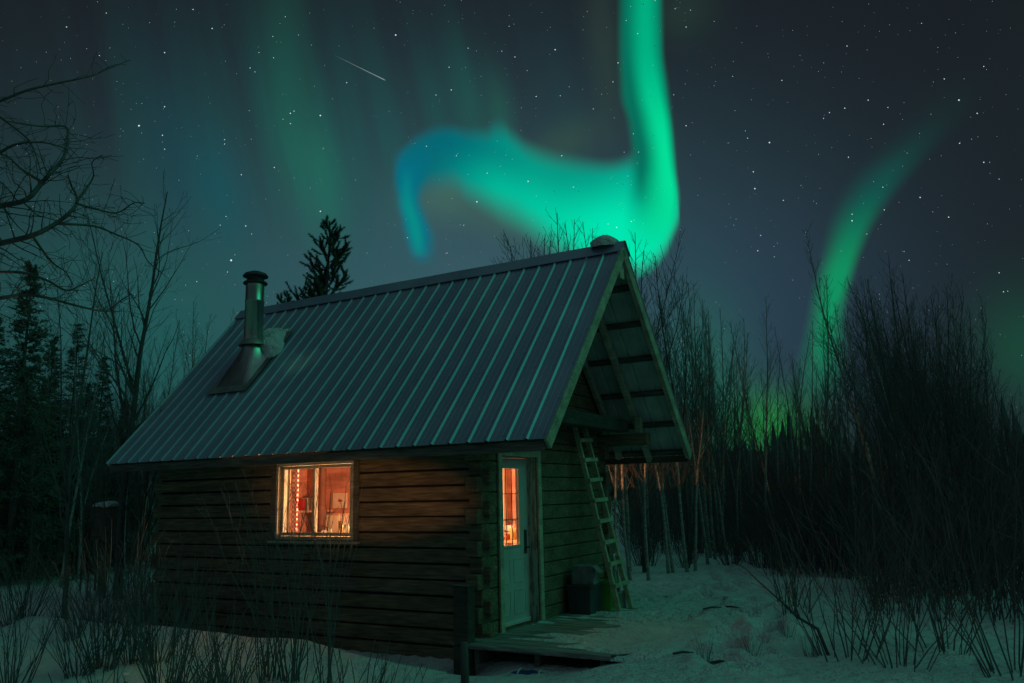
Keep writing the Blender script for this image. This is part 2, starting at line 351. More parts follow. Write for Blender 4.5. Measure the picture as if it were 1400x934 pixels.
def emis(name, c, s):
    m = bpy.data.materials.new(name); m.use_nodes = True; t = m.node_tree; t.nodes.clear()
    o = t.nodes.new('ShaderNodeOutputMaterial'); e = t.nodes.new('ShaderNodeEmission'); e.inputs[0].default_value = (*c, 1); e.inputs[1].default_value = s
    t.links.new(e.outputs[0], o.inputs[0]); return m
_colcache = {}
def paint(c, rough=0.6):
    if (c, rough) not in _colcache: _colcache[(c, rough)] = var('cover_%d' % len(_colcache), tuple(v * 0.85 for v in c), c, 14, rough=rough)
    return _colcache[(c, rough)]

# ------------------------------------------------------------------ mesh builder
class MB:
    def __init__(s): s.v = []; s.f = []
    def box(s, x0, x1, y0, y1, z0, z1, rot=None, piv=None):
        b = len(s.v)
        for x in (x0, x1):
            for y in (y0, y1):
                for z in (z0, z1):
                    p = Vector((x, y, z))
                    if rot is not None: p = rot @ (p - piv) + piv
                    s.v.append(p)
        for q in ((0, 1, 3, 2), (4, 6, 7, 5), (0, 4, 5, 1), (2, 3, 7, 6), (0, 2, 6, 4), (1, 5, 7, 3)): s.f.append(tuple(b + i for i in q))
        return s
    def beam(s, p, q, wid, dep, up=Vector((0, 0, 1)), off=(0, 0)):
        """square timber from p to q; wid across, dep along up"""
        p, q = Vector(p), Vector(q); d = (q - p).normalized(); sd = d.cross(up).normalized(); u = sd.cross(d).normalized(); b = len(s.v)
        for e in (p, q):
            for a_, c_ in ((-1, -1), (1, -1), (1, 1), (-1, 1)):
                s.v.append(e + sd * (a_ * wid / 2 + off[0]) + u * (c_ * dep / 2 + off[1]))
        s.f += [(b, b + 3, b + 2, b + 1), (b + 4, b + 5, b + 6, b + 7)] + [(b + i, b + (i + 1) % 4, b + 4 + (i + 1) % 4, b + 4 + i) for i in range(4)]
        return s
    def tube(s, pts, rad, n=6, cap=True):
        b = len(s.v); m = len(pts); pr = None
        for i, p in enumerate(pts):
            d = (pts[min(i + 1, m - 1)] - pts[max(i - 1, 0)])
            if d.length < 1e-9: d = Vector((0, 0, 1))
            d.normalize()
            if pr is None: pr = d.orthogonal().normalized()
            else:
                pr = pr - d * pr.dot(d)
                pr = pr.normalized() if pr.length > 1e-6 else d.orthogonal().normalized()
            bt = d.cross(pr); r = rad[i]
            for k in range(n):
                an = 2 * PI * k / n; s.v.append(p + (pr * math.cos(an) + bt * math.sin(an)) * r)
        for i in range(m - 1):
            for k in range(n):
                a_ = b + i * n + k; c_ = b + i * n + (k + 1) % n; s.f.append((a_, c_, c_ + n, a_ + n))
        if cap:
            s.f.append(tuple(b + k for k in reversed(range(n)))); s.f.append(tuple(b + (m - 1) * n + k for k in range(n)))
        return s
    def lathe(s, prof, c=Vector((0, 0, 0)), n=32, closed=False):
        b = len(s.v)
        for r, z in prof:
            for k in range(n):
                an = 2 * PI * k / n; s.v.append(Vector((c.x + r * math.cos(an), c.y + r * math.sin(an), c.z + z)))
        for i in range(len(prof) - 1):
            for k in range(n):
                a_ = b + i * n + k; c_ = b + i * n + (k + 1) % n; s.f.append((a_, c_, c_ + n, a_ + n))
        if closed:
            s.f.append(tuple(b + k for k in reversed(range(n)))); s.f.append(tuple(b + (len(prof) - 1) * n + k for k in range(n)))
        return s
    def sheet(s, rows, flip=False):
        b = len(s.v); n = len(rows[0])
        for r in rows: s.v += [Vector(p) for p in r]
        for i in range(len(rows) - 1):
            for j in range(n - 1):
                q = (b + i * n + j, b + i * n + j + 1, b + (i + 1) * n + j + 1, b + (i + 1) * n + j); s.f.append(q[::-1] if flip else q)
        return s
    def mesh(s, name, m, smooth=False):
        me = bpy.data.meshes.new(name); me.from_pydata([tuple(p) for p in s.v], [], s.f); me.materials.append(m)
        if smooth: me.polygons.foreach_set('use_smooth', [True] * len(me.polygons))
        me.update(); return me
    def build(s, name, m, parent=None, smooth=False, bevel=0.0, solid=0.0):
        o = bpy.data.objects.new(name, s.mesh(name, m, smooth)); COL.objects.link(o)
        if parent: o.parent = parent
        if solid:
            q = o.modifiers.new('thickness', 'SOLIDIFY'); q.thickness = solid
        if bevel:
            q = o.modifiers.new('bevel', 'BEVEL'); q.width = bevel; q.segments = 2; q.limit_method = 'ANGLE'
        return o
def tag(o, label=None, cat=None, group=None, kind=None):
    if label: o['label'] = label
    if cat: o['category'] = cat
    if group: o['group'] = group
    if kind: o['kind'] = kind
    return o
def thing(name, label, cat, loc=(0, 0, 0), rz=0.0, group=None, cabin=False):
    o = bpy.data.objects.new(name, None); COL.objects.link(o); o.empty_display_size = 0.2
    if cabin: o.location = LW(*loc); o.rotation_euler = (0, 0, -YAW + rz)
    else: o.location = loc; o.rotation_euler = (0, 0, rz)
    return tag(o, label, cat, group)
def copy_tree(o, loc, rz=0, scale=1.0, parent=None):
    r = o.copy(); COL.objects.link(r)
    if parent: r.parent = parent
    else:
        r.location = loc; r.rotation_euler = (0, 0, rz); r.scale = (scale,) * 3 if not isinstance(scale, tuple) else scale
    for ch in list(o.children): copy_tree(ch, None, parent=r)
    return r
def n3(x, y, z=0.0): return noise.noise(Vector((x, y, z)))
def sm(x, a, b):
    t = min(1, max(0, (x - a) / (b - a))); return t * t * (3 - 2 * t)

# ------------------------------------------------------------------ snow ground
INV = FR.inverted()
_ft = []                                   # boot prints wandering across the clearing
_rf = random.Random(11)
def _trail(p, q, n, wob):
    for i in range(n):
        t = i / (n - 1); x = p[0] + (q[0] - p[0]) * t; y = p[1] + (q[1] - p[1]) * t
        _ft.append((x + 0.16 * (-1) ** i + _rf.uniform(-wob, wob), y + _rf.uniform(-wob, wob), _rf.uniform(0.11, 0.17)))
_trail((1.9, 10.2), (4.2, 16.5), 20, 0.25); _trail((2.6, 9.6), (5.6, 14.5), 18, 0.3); _trail((2.2, 8.6), (3.8, 12.5), 14, 0.4); _trail((3.0, 13.5), (6.0, 22.0), 18, 0.3)
_trail((1.6, 7.7), (3.0, 10.0), 10, 0.3)
def ground_z(x, y):
    l = INV @ Vector((x, y, 0)); lx, ly = l.x, l.y
    z = 0.10 * n3(x * 0.22, y * 0.22) + 0.035 * n3(x * 0.9, y * 0.9, 3) + 0.014 * n3(x * 2.6, y * 2.6, 5)
    r = math.hypot(x, y); z *= sm(r, 0, 3)
    for fx, fy, fr in _ft:
        dx, dy = x - fx, y - fy
        if abs(dx) < 0.5 and abs(dy) < 0.5:
            q = (dx * dx + dy * dy) / (fr * fr); z += -0.15 * math.exp(-q) + 0.05 * math.exp(-(math.sqrt(q) - 1.6) ** 2 * 3)
    # lower snow in front of the cabin, a bank along the eaves and a hollow under them
    front = sm(-ly, -0.5, 0.6) * (1 - sm(lx, 1.15, 2.15))
    z -= 0.20 * front
    if lx < 0.9:
        k = 1 - sm(lx, -0.3, 0.7)
        z += (0.20 + 0.07 * n3(lx * 1.1, 4.2)) * math.exp(-((ly + 1.05) / 0.32) ** 2) * sm(-lx, -0.5, 2.0) * (1 - sm(-lx, 7, 8))
        if -6.6 < lx: z -= 0.24 * math.exp(-((ly + 0.25) / 0.45) ** 2) * k
    # hollow before the deck, packed low under it
    if 0 <= lx <= 2.4: z -= 0.05 * math.exp(-((ly + 0.55) / 0.28) ** 2) * (1 - sm(lx, 1.7, 2.4))
    if -6.0 < lx < 1.9 and -0.35 < ly < 3.9: z = min(z, -0.16 - 0.1 * sm(ly, -0.35, 0.1) * (1 - sm(lx, 1.5, 1.9)) if lx < 1.75 else z)
    # land falls gently behind the camera and rises far away
    z += 0.012 * max(0, r - 30) * sm(r, 30, 120) * (0.6 + 0.4 * n3(x * 0.01, y * 0.01))
    return z
mb = MB(); rows = []
NR, NA = 300, 620
rad = [0.3 * (1.0205 ** i) + i * 0.035 for i in range(NR)]
rad = [r_ for r_ in rad]
rad[-1] = 330
fine = []
for i in range(NA + 1):                     # finer steps towards the view
    t = i / NA * 2 - 1; fine.append(PI * (0.32 * t + 0.68 * t ** 3))
for r_ in rad: rows.append([(r_ * math.sin(a_), r_ * math.cos(a_), ground_z(r_ * math.sin(a_), r_ * math.cos(a_))) for a_ in fine])
mb.sheet(rows, flip=True)
g = mb.build('snow_ground', MT['snow'], smooth=True); tag(g, kind='structure')

# hills with a far forest on them
mb = MB(); rows = []
for j in range(14):
    rr = 130 + j * 13
    row = []
    for i in range(241):
        a_ = R(-180 + i * 1.5); z = 0.5 + 12 * sm(j, 0, 7) * (0.75 + 0.35 * n3(a_ * 2.1, 1.3)) * (1 - 0.4 * sm(j, 9, 13))
        row.append((rr * math.sin(a_), rr * math.cos(a_), z))
    rows.append(row)
mb.sheet(rows, flip=True); tag(mb.build('hill', MT['far'], smooth=True), kind='structure')
mb = MB(); rf = random.Random(5)
for k in range(2400):
    a_ = R(rf.uniform(-180, 180)); rr = rf.uniform(95, 150); h = rf.uniform(5.0, 9.5) * (1 + 0.25 * n3(a_ * 6, 0)); x, y = rr * math.sin(a_), rr * math.cos(a_); z = ground_z(x, y) - 0.3
    c = Vector((x, y, z)); n = 7; tiers = 5; b0 = len(mb.v)
    for q in range(tiers):
        zz = h * q / tiers; rb = (1 - q / tiers) * h * 0.2 + 0.15; ph = rf.uniform(0, 6)
        b = len(mb.v)
        for i in range(n): an = ph + 2 * PI * i / n; rj = rb * rf.uniform(.6, 1.15); mb.v.append(c + Vector((rj * math.cos(an), rj * math.sin(an), zz - rf.uniform(0, .3))))
        mb.v.append(c + Vector((rf.uniform(-.1, .1), rf.uniform(-.1, .1), zz + h / tiers * 1.7)))
        for i in range(n): mb.f.append((b + i, b + (i + 1) % n, b + n))
tag(mb.build('far_forest', MT['far']), 'dark distant forest along the horizon', 'forest', kind='stuff')

# ------------------------------------------------------------------ stars and a meteor
mb = MB(); rs = random.Random(21); D = 4000.0
def star(px, py, size):
    d = ray(px, py).normalized(); c = Vector((0, 0, HC)) + d * D; r_ = size * 0.5 / F * D / max(0.3, ray(px, py).length ** 0) * 1.0
    b = len(mb.v)
    for o_ in ((1, 0, 0), (-1, 0, 0), (0, 1, 0), (0, -1, 0), (0, 0, 1), (0, 0, -1)): mb.v.append(c + Vector(o_) * r_)
    for q in ((0, 2, 4), (2, 1, 4), (1, 3, 4), (3, 0, 4), (2, 0, 5), (1, 2, 5), (3, 1, 5), (0, 3, 5)): mb.f.append(tuple(b + i for i in q))
BR = [(190, 172, 3.2), (316, 356, 3.6), (438, 158, 2.8), (438, 289, 2.6), (541, 48, 2.8), (397, 155, 2.4), (402, 152, 2), (397, 169, 2), (290, 39, 2.2), (264, 13, 2), (225, 72, 2.2), (225, 146, 2.2), (91, 37, 2.0), (136, 76, 1.8), (222, 185, 2.2), (225, 204, 2), (69, 241, 2.2),
      (375, 229, 2.1), (307, 191, 1.9), (307, 197, 1.9), (330, 239, 2), (336, 309, 2.2), (309, 296, 1.8), (301, 308, 1.8), (344, 320, 1.7), (269, 385, 1.8), (311, 372, 1.9), (342, 93, 1.9), (474, 113, 2), (486, 246, 1.7), (442, 203, 1.8), (374, 79, 1.8), (373, 50, 1.7), (390, 23, 1.7),
      (696, 36, 1.7), (686, 70, 1.7), (759, 68, 2.4), (704, 78, 2), (614, 92, 1.9), (617, 123, 2.2), (596, 130, 1.9), (640, 66, 1.8), (845, 86, 2.2), (838, 112, 1.9), (733, 132, 2.1), (766, 131, 1.8), (768, 213, 2.2), (722, 248, 2.5), (652, 276, 2.8), (583, 200, 2), (624, 213, 1.9), (666, 237, 1.9), (784, 256, 1.9), (863, 303, 2.1), (843, 311, 2.2), (557, 325, 1.9), (611, 346, 1.8), (634, 308, 1.7), (856, 28, 1.8), (872, 46, 1.9), (866, 183, 1.8), (811, 149, 1.7), (873, 208, 1.8),
      (938, 37, 2), (938, 172, 2.1), (923, 12, 1.7), (944, 14, 1.6), (1069, 110, 2), (1158, 63, 2), (1052, 195, 2.7), (1030, 235, 2.3), (1032, 258, 2.6), (1022, 189, 1.9), (1019, 179, 1.6), (1155, 148, 2.1), (1134, 154, 2), (1126, 162, 1.8), (1187, 137, 2.1), (1291, 108, 2), (1311, 137, 2.8), (1345, 91, 1.9), (1336, 155, 2.2), (1312, 196, 2.1), (1345, 222, 2.2), (1208, 170, 2), (1214, 147, 1.8), (1160, 215, 2), (1165, 293, 2.1), (1165, 302, 2.6), (1207, 256, 1.9), (1258, 270, 2.3), (1297, 297, 2.2), (1209, 287, 2), (1071, 274, 2), (1040, 322, 1.9), (1036, 343, 2.1), (1243, 356, 1.9), (1366, 373, 2), (1372, 399, 2), (1260, 32, 1.6), (1236, 344, 1.6), (1185, 320, 1.7), (1366, 245, 1.7)]
for x, y, s_ in BR: star(x, y, ((s_ - 1.6) * 1.1 + 1.1) * .9)
for k in range(1500):
    x, y = rs.uniform(-60, 1460), rs.uniform(-60, 640); star(x, y, 0.30 + 0.42 * rs.random() ** 2 + (0.45 * rs.random() if rs.random() < .09 else 0))
# stars over the rest of the sky, for other views
for k in range(500):
    x, y = rs.uniform(-1400, 2800), rs.uniform(-900, 640)
    if not (-60 < x < 1460 and y > -60): star(x, y, rs.uniform(0.8, 2.0))
tag(mb.build('stars', emis('starlight', (0.82, 0.92, 1.0), 0.95)), 'field of stars across the night sky', 'stars', kind='stuff')
mb = MB(); p, q = (Vector((0, 0, HC)) + ray(458, 76).normalized() * D), (Vector((0, 0, HC)) + ray(527, 110).normalized() * D)
mb.tube([p, p.lerp(q, .4), p.lerp(q, .8), q.lerp(p, .04), q], [0.12, 0.7, 1.7, 2.3, 0.6], 5)
tag(mb.build('meteor', emis('meteor_glow', (0.75, 0.95, 0.95), 0.30)), 'thin white meteor streak high in the sky', 'meteor')

# ------------------------------------------------------------------ the cabin
L_, W_, EZ, RZ_, OV, GO = 5.85, 3.61, 2.166, 4.948, 0.656, 1.2225
RB = L_ + 0.335                                    # rear rake
cabin = thing('log_cabin', 'small squared-log cabin with steep ribbed metal roof and lit window', 'cabin', (0, 0, 0), cabin=True)
rl = random.Random(3)
H0, NL = -0.32, 14; LH = (2.28 - H0) / NL
def jit(): return rl.uniform(-0.009, 0.009)
# long wall with the window, log by log
WX0, WX1, WZ0, WZ1 = -3.33, -1.94, 1.06, 2.09
def longwall(y0, y1, opening, sgn, name):
    mb = MB()
    for k in range(NL):
        z0, z1 = H0 + k * LH + 0.007 + rl.uniform(0, .006), H0 + (k + 1) * LH - 0.007 - rl.uniform(0, .006); dy = 1.4 * jit(); ext = 0.10 if k % 2 else -0.004
        segs = [(-L_ - ext, ext)]
        if opening:
            a_, b_, c_, d_ = opening
            if z1 > c_ and z0 < d_:
                segs = [(-L_ - ext, a_), (b_, ext)]
        for s0, s1 in segs:
            mb.box(s0, s1, y0 + (dy if sgn < 0 else 0), y1 + (dy if sgn > 0 else 0), z0, z1)
        if opening:                             # pieces above or below the opening inside a cut log
            if z1 > c_ and z0 < d_:
                if z0 < c_ - 0.01: mb.box(a_, b_, y0 + dy, y1, z0, c_)
                if z1 > d_ + 0.01: mb.box(a_, b_, y0 + dy, y1, d_, z1)
    wl = mb.build(name, MT['log'], cabin, bevel=0.016); mb = MB()
    mb.box(-L_ + 0.02, 0 - 0.02, y0 + 0.05, y1 - 0.05, H0, WZ0 - .02) if opening else mb.box(-L_ + .02, -1.6, y0 + .05, y1 - .05, H0, 2.26)
    if opening:
        mb.box(-L_ + .02, WX0 - .002, y0 + .05, y1 - .05, WZ0 - .02, 2.27); mb.box(WX1 + .002, -.02, y0 + .05, y1 - .05, WZ0 - .02, 2.27)
    mb.build('chinking', MT['chink'], wl); return wl
longwall(0.0, 0.17, (WX0, WX1, WZ0, WZ1), -1, 'wall')
# rear long wall with its small high window
mb = MB(); RX0, RX1, RZ0w, RZ1w = -1.30, -0.78, 1.40, 1.92
for (a_, b_, c_, d_) in ((-L_, RX0, H0, 2.28), (RX1, 0, H0, 2.28), (RX0, RX1, H0, RZ0w), (RX0, RX1, RZ1w, 2.28)): mb.box(a_, b_, W_ - .17, W_, c_, d_)
for k in range(NL):
    z0 = H0 + k * LH; mb.box(0, 0.10 if k % 2 else 0.02, W_ - .168, W_ - .002, z0 + .006, z0 + LH - .006)
mb.build('wall', MT['log'], cabin)
# gable wall with the door opening; upper triangle of boards
DY0, DY1, DZ = 0.43, 1.33, 2.06
mb = MB()
for k in range(NL):
    z0, z1 = H0 + (k + .5) * LH + .005, H0 + (k + 1.5) * LH - .005
    if k == NL - 1: z1 = 2.28
    dx = jit(); ext = 0.11 if k % 2 == 0 else 0.02
    if z1 < DZ + .02 and z0 > -0.05:
        mb.box(-.17, 0.004 + dx, -ext, DY0 - .06, z0, z1); mb.box(-.17, .004 + dx, DY1 + .06, W_ + ext * .6, z0, z1)
    elif z0 < -0.05: mb.box(-.17, .004 + dx, -ext, W_ + ext * .6, z0, min(z1, -0.03))
    else:
        mb.box(-.17, .004 + dx, -ext, DY0 - .06, z0, z1); mb.box(-.17, .004 + dx, DY1 + .06, W_ + ext * .6, z0, z1)
        mb.box(-.17, .004 + dx, DY0 - .06, DY1 + .06, max(z0, DZ + .03), z1)
mb.box(-.12, -.05, DY1 + .06, W_ - .05, H0, 2.2); mb.box(-.12, -.05, .03, DY0 - .06, H0, 2.2)
mb.build('wall', MT['log'], cabin, bevel=0.012)
mb = MB(); z = 2.285
while z < RZ_ - 0.15:
    h = 0.19; t0, t1 = [((RZ_ - .06 - q) / (RZ_ - EZ)) * (W_ / 2 + OV) for q in (z, z + h)]
    t0 = min(t0, W_ / 2); t1 = min(max(t1, .02), W_ / 2); d = jit() - .02; b = len(mb.v)
    for x in (-.12 + 0, d):
        for y, zz in ((W_ / 2 - t0, z + .004), (W_ / 2 + t0, z + .004), (W_ / 2 + t1, z + h - .004), (W_ / 2 - t1, z + h - .004)): mb.v.append(Vector((x, y, zz)))
    mb.f += [(b, b + 3, b + 2, b + 1), (b + 4, b + 5, b + 6, b + 7)] + [(b + i, b + (i + 1) % 4, b + 4 + (i + 1) % 4, b + 4 + i) for i in range(4)]
    z += h
mb.build('gable', MT['log'], cabin, bevel=0.008)
# left end wall
mb = MB(); mb.box(-L_, -L_ + .17, 0.172, W_ - .172, H0, 2.28)
b = len(mb.v)
for x in (-L_ + .01, -L_ + .15):
    for y, zz in ((0, 2.285), (W_, 2.285), (W_ / 2, 2.28 + (RZ_ - .1 - 2.28) * .97)): mb.v.append(Vector((x, y, zz)))
mb.f += [(b, b + 2, b + 1), (b + 3, b + 4, b + 5), (b, b + 1, b + 4, b + 3), (b + 1, b + 2, b + 5, b + 4), (b + 2, b, b + 3, b + 5)]
mb.build('wall', MT['log'], cabin)
# inside lining, floor and ceiling
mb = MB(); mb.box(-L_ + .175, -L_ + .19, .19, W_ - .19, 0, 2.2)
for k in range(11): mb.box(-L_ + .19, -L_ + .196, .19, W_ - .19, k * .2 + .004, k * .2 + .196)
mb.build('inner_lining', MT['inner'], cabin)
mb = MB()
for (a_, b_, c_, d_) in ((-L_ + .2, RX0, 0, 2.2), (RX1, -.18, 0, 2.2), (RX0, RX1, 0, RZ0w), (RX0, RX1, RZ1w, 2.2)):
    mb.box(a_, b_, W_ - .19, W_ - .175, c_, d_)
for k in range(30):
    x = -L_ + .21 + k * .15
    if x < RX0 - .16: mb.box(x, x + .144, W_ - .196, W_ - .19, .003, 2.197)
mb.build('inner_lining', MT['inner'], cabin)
mb = MB(); mb.box(-L_ + .2, -.18, .18, W_ - .2, -.06, 0); mb.build('floor', MT['dark_wood'], cabin)
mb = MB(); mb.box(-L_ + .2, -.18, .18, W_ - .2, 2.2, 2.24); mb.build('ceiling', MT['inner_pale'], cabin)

# roof: ribbed steel sheets
RISE = (RZ_ - EZ) / (W_ / 2 + OV); SL = math.hypot(1, RISE)
def roof_side(side):
    mb = MB(); pitch = 0.2480; n = int(round((RB + GO) / pitch)); tot = RB + GO; pitch = tot / n
    prof = []
    for i in range(n + 1):
        x = GO - i * pitch; hh = 0.021; big = (i % 4 == 3)
        if i == 0: prof += [(x, 0.024), (x - .016, 0.024), (x - .026, 0)]
        elif i == n: prof += [(x + .026, 0), (x + .01, hh), (x, hh)]
        else:
            prof += [(x + .027, 0), (x + .008, hh), (x - .008, hh), (x - .022, 0)]
            if big: prof += [(x - .034, 0.0), (x - .036, -0.006), (x - .052, -0.006), (x - .054, 0)]
        if i < n:
            for q in (1 / 3, 2 / 3): xx = x - pitch * q; prof += [(xx + .008, 0), (xx + .004, 0.0025), (xx - .004, 0.0025), (xx - .008, 0)]
    nrm = Vector((0, -RISE / SL, 1 / SL)) if side < 0 else Vector((0, RISE / SL, 1 / SL))
    rows = []
    NS = 14
    for j in range(NS + 1):
        t = j / NS; y = (-OV + (W_ / 2 + OV) * t) if side < 0 else (W_ + OV - (W_ / 2 + OV) * t); z = EZ + (RZ_ - EZ) * t; row = []
        for x, h in prof:
            sag = -0.012 * math.sin(PI * t) + 0.006 * n3(x * 1.2, t * 3, side)
            row.append(Vector((x, y, z)) + nrm * (h + sag))
        rows.append(row)
    mb.sheet(rows, flip=(side < 0))
    if side < 0:
        for t in (0.02, .17, .33, .5, .66, .82, .95):
            y = -OV + (W_ / 2 + OV) * t; z = EZ + (RZ_ - EZ) * t
            for i in range(n):
                c = Vector((GO - .05 - i * pitch, y, z)) + nrm * (.002 - 0.012 * math.sin(PI * t)); b = len(mb.v)
                for q in range(6): mb.v.append(c + Vector((math.cos(q * PI / 3), math.sin(q * PI / 3) / SL, math.sin(q * PI / 3) * RISE / SL)) * .009 + nrm * .006)
                mb.v.append(c + nrm * .012)
                for q in range(6): mb.f.append((b + q, b + (q + 1) % 6, b + 6))
    return mb
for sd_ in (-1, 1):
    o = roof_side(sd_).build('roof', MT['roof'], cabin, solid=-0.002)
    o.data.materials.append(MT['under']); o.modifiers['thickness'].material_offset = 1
# ridge cap
mb = MB(); prof = [(-.17, -.17 * RISE + .036), (-.168, -.17 * RISE + .048), (-.03, .024), (0, .034), (.03, .024), (.168, -.17 * RISE + .048), (.17, -.17 * RISE + .036)]
rows = []
for i in range(26):
    x = GO + .02 - i * (RB + GO + .04) / 25; rows.append([(x, W_ / 2 + a_, RZ_ + b_ + .012 * n3(x * .8, 9)) for a_, b_ in prof])
mb.sheet(rows); mb.build('ridge_cap', MT['roof'], cabin, solid=-0.0015)
# barge boards, rafters, purlins, eave boards
def slope_pt(x, side, t, down=0.0):
    y = (-OV + (W_ / 2 + OV) * t) if side < 0 else (W_ + OV - (W_ / 2 + OV) * t)
    n = Vector((0, -RISE / SL if side < 0 else RISE / SL, 1 / SL))
    return Vector((x, y, EZ + (RZ_ - EZ) * t)) - n * down
for side in (-1, 1):
    n = Vector((0, -RISE / SL if side < 0 else RISE / SL, 1 / SL))
    MB().beam(slope_pt(GO - .022, side, .0, .082), slope_pt(GO - .022, side, .985, .082), .036, .14, up=n).build('barge_board', MT['trim'], cabin, bevel=.004)
    MB().beam(slope_pt(GO - .055, side, .01, .11), slope_pt(GO - .055, side, .965, .11), .026, .10, up=n).build('barge_board', MT['trim'], cabin, bevel=.004)
    MB().beam(slope_pt(-RB + .03, side, .0, .082), slope_pt(-RB + .03, side, .985, .082), .036, .14, up=n).build('barge_board', MT['trim'], cabin)
    MB().beam(slope_pt(.55, side, .10, .125), slope_pt(.55, side, .95, .125), .075, .11, up=n).build('rafter', MT['trim'], cabin, bevel=.006)
    for t in (.02, .17, .33, .5, .66, .82, .95):
        MB().beam(slope_pt(GO - .07, side, t, .045), slope_pt(-RB + .05, side, t, .045), .085, .032, up=n).build('purlin', MT['dark_wood'], cabin)
    y = -OV + .03 if side < 0 else W_ + OV - .03
    MB().beam((GO - .05, y, EZ - .075), (-RB + .05, y, EZ - .075), .024, .10).build('eave_board', MT['dark_wood'], cabin)
MB().beam((.55 - .1, W_ / 2, RZ_ - .18), (GO - .06, W_ / 2, RZ_ - .18), .05, .13).build('ridge_beam', MT['trim'], cabin)
# king block at the peak
MB().box(GO - .075, GO - .045, W_ / 2 - .07, W_ / 2 + .07, RZ_ - .50, RZ_ - .22).build('gable_bracket', MT['trim'], cabin, bevel=.004)
# projecting plate logs, posts and the tie beam across the porch gable
for y in (0.09, W_ - .09):
    MB().box(-.2, .80, y - .09, y + .09, 2.29, 2.47).build('plate_log', MT['log'], cabin, bevel=.015)
    MB().box(.60, .69, y - .05, y + .05, 2.475, 2.72).build('porch_post', MT['trim'], cabin, bevel=.006)
MB().box(.34, .52, .19, W_ - .19, 2.49, 2.68).build('tie_beam', MT['darkened'], cabin, bevel=.015)
MB().box(.008, .335, .20, W_ - .19, 2.60, 2.635).build('loft_boards', MT['darkened'], cabin, bevel=.003)
for side in (-1, 1):
    n = Vector((0, -RISE / SL if side < 0 else RISE / SL, 1 / SL))
    MB().beam(slope_pt(.06, side, .02, .125), slope_pt(.06, side, .95, .125), .07, .11, up=n).build('rafter', MT['trim'], cabin, bevel=.006)
    MB().beam(slope_pt(.55, side, .0, .125), slope_pt(.55, side, .098, .125), .075, .11, up=n).build('rafter_tail', MT['trim'], cabin, bevel=.006)

# window in the long wall
win = MB()
win.box(WX0 - .0, WX1, -.025, .15, WZ1 - .045, WZ1); win.box(WX0, WX1, -.025, .15, WZ0, WZ0 + .045)
win.box(WX0, WX0 + .045, -.025, .15, WZ0 + .047, WZ1 - .047); win.box(WX1 - .045, WX1, -.025, .15, WZ0 + .047, WZ1 - .047)
wf = win.build('window', MT['trim'], cabin, bevel=.004)
m2 = MB(); wx = (WX0 + WX1) / 2 - .035
def sash(mb, a_, b_, y):
    mb.box(a_, b_, y, y + .03, WZ1 - .09, WZ1 - .05); mb.box(a_, b_, y, y + .03, WZ0 + .05, WZ0 + .095)
    mb.box(a_, a_ + .04, y, y + .03, WZ0 + .097, WZ1 - .092); mb.box(b_ - .04, b_, y, y + .03, WZ0 + .097, WZ1 - .092)
s1 = MB(); sash(s1, WX0 + .05, wx + .03, .04); s1.build('sash', MT['trim'], wf, bevel=.003)
s2 = MB(); sash(s2, wx - .01, WX1 - .05, .005); s2.build('sash', MT['trim'], wf, bevel=.003)
MB().box(WX0 + .088, wx - .008, .052, .056, WZ0 + .093, WZ1 - .088).build('pane', MT['glass'], wf)
MB().box(wx + .028, WX1 - .088, .018, .022, WZ0 + .093, WZ1 - .088).build('pane', MT['glass'], wf)
c = MB()
c.box(WX0 - .085, WX0 - .003, -.035, -.010, WZ0 - .02, WZ1 + .06); c.box(WX1 + .003, WX1 + .085, -.035, -.010, WZ0 - .02, WZ1 + .06)
c.box(WX0 - .001, WX1 + .001, -.035, -.010, WZ1 + .002, WZ1 + .06); c.build('casing', MT['dark_wood'], wf, bevel=.003)
MB().box(WX0 - .10, WX1 + .10, -.065, .0, WZ0 - .045, WZ0 - .012).build('sill', MT['trim'], wf, bevel=.004)
# rear window
f2 = MB(); f2.box(RX0, RX0 + .03, W_ - .15, W_ + .01, RZ0w + .03, RZ1w - .03); f2.box(RX1 - .03, RX1, W_ - .15, W_ + .01, RZ0w + .03, RZ1w - .03); f2.box(RX0, RX1, W_ - .15, W_ + .01, RZ1w - .03, RZ1w); f2.box(RX0, RX1, W_ - .15, W_ + .01, RZ0w, RZ0w + .012)
rw = f2.build('window', MT['trim'], cabin); MB().box(RX0 + .03, RX1 - .03, W_ - .08, W_ - .076, RZ0w + .012, RZ1w - .03).build('pane', MT['glass'], rw)

# door
fr = MB()
fr.box(-.17, .0, DY0 - .058, DY0, -.03, DZ + .03); fr.box(-.17, .0, DY1, DY1 + .058, -.03, DZ + .03); fr.box(-.17, 0, DY0, DY1, DZ, DZ + .03)
jm = fr.build('door_frame', MT['jamb'], cabin, bevel=.003)
tr = MB(); tr.box(.016, .045, DY0 - .10, DY0 - .01, -.05, DZ + .10); tr.box(.016, .045, DY1 + .01, DY1 + .10, -.05, DZ + .13); tr.box(.016, .043, DY0 - .008, DY1 + .008, DZ + .01, DZ + .10)
tr.build('casing', MT['trim'], jm, bevel=.004)
MB().box(-.15, .06, DY0, DY1, -.05, -.012).build('threshold', MT['dark_wood'], jm, bevel=.006)
GY0, GY1, GZ0, GZ1 = DY0 + .22, DY0 + .66, .965, 1.925
dl = MB(); dx0, dx1 = -.165, -.125
dl.box(dx0, dx1, DY0 + .002, GY0, 0, DZ - .004); dl.box(dx0, dx1, GY1, DY1 - .002, 0, DZ - .004); dl.box(dx0, dx1, GY0, GY1, 0, GZ0); dl.box(dx0, dx1, GY0, GY1, GZ1, DZ - .004)
door = dl.build('door', MT['white'], cabin)
bd = MB()
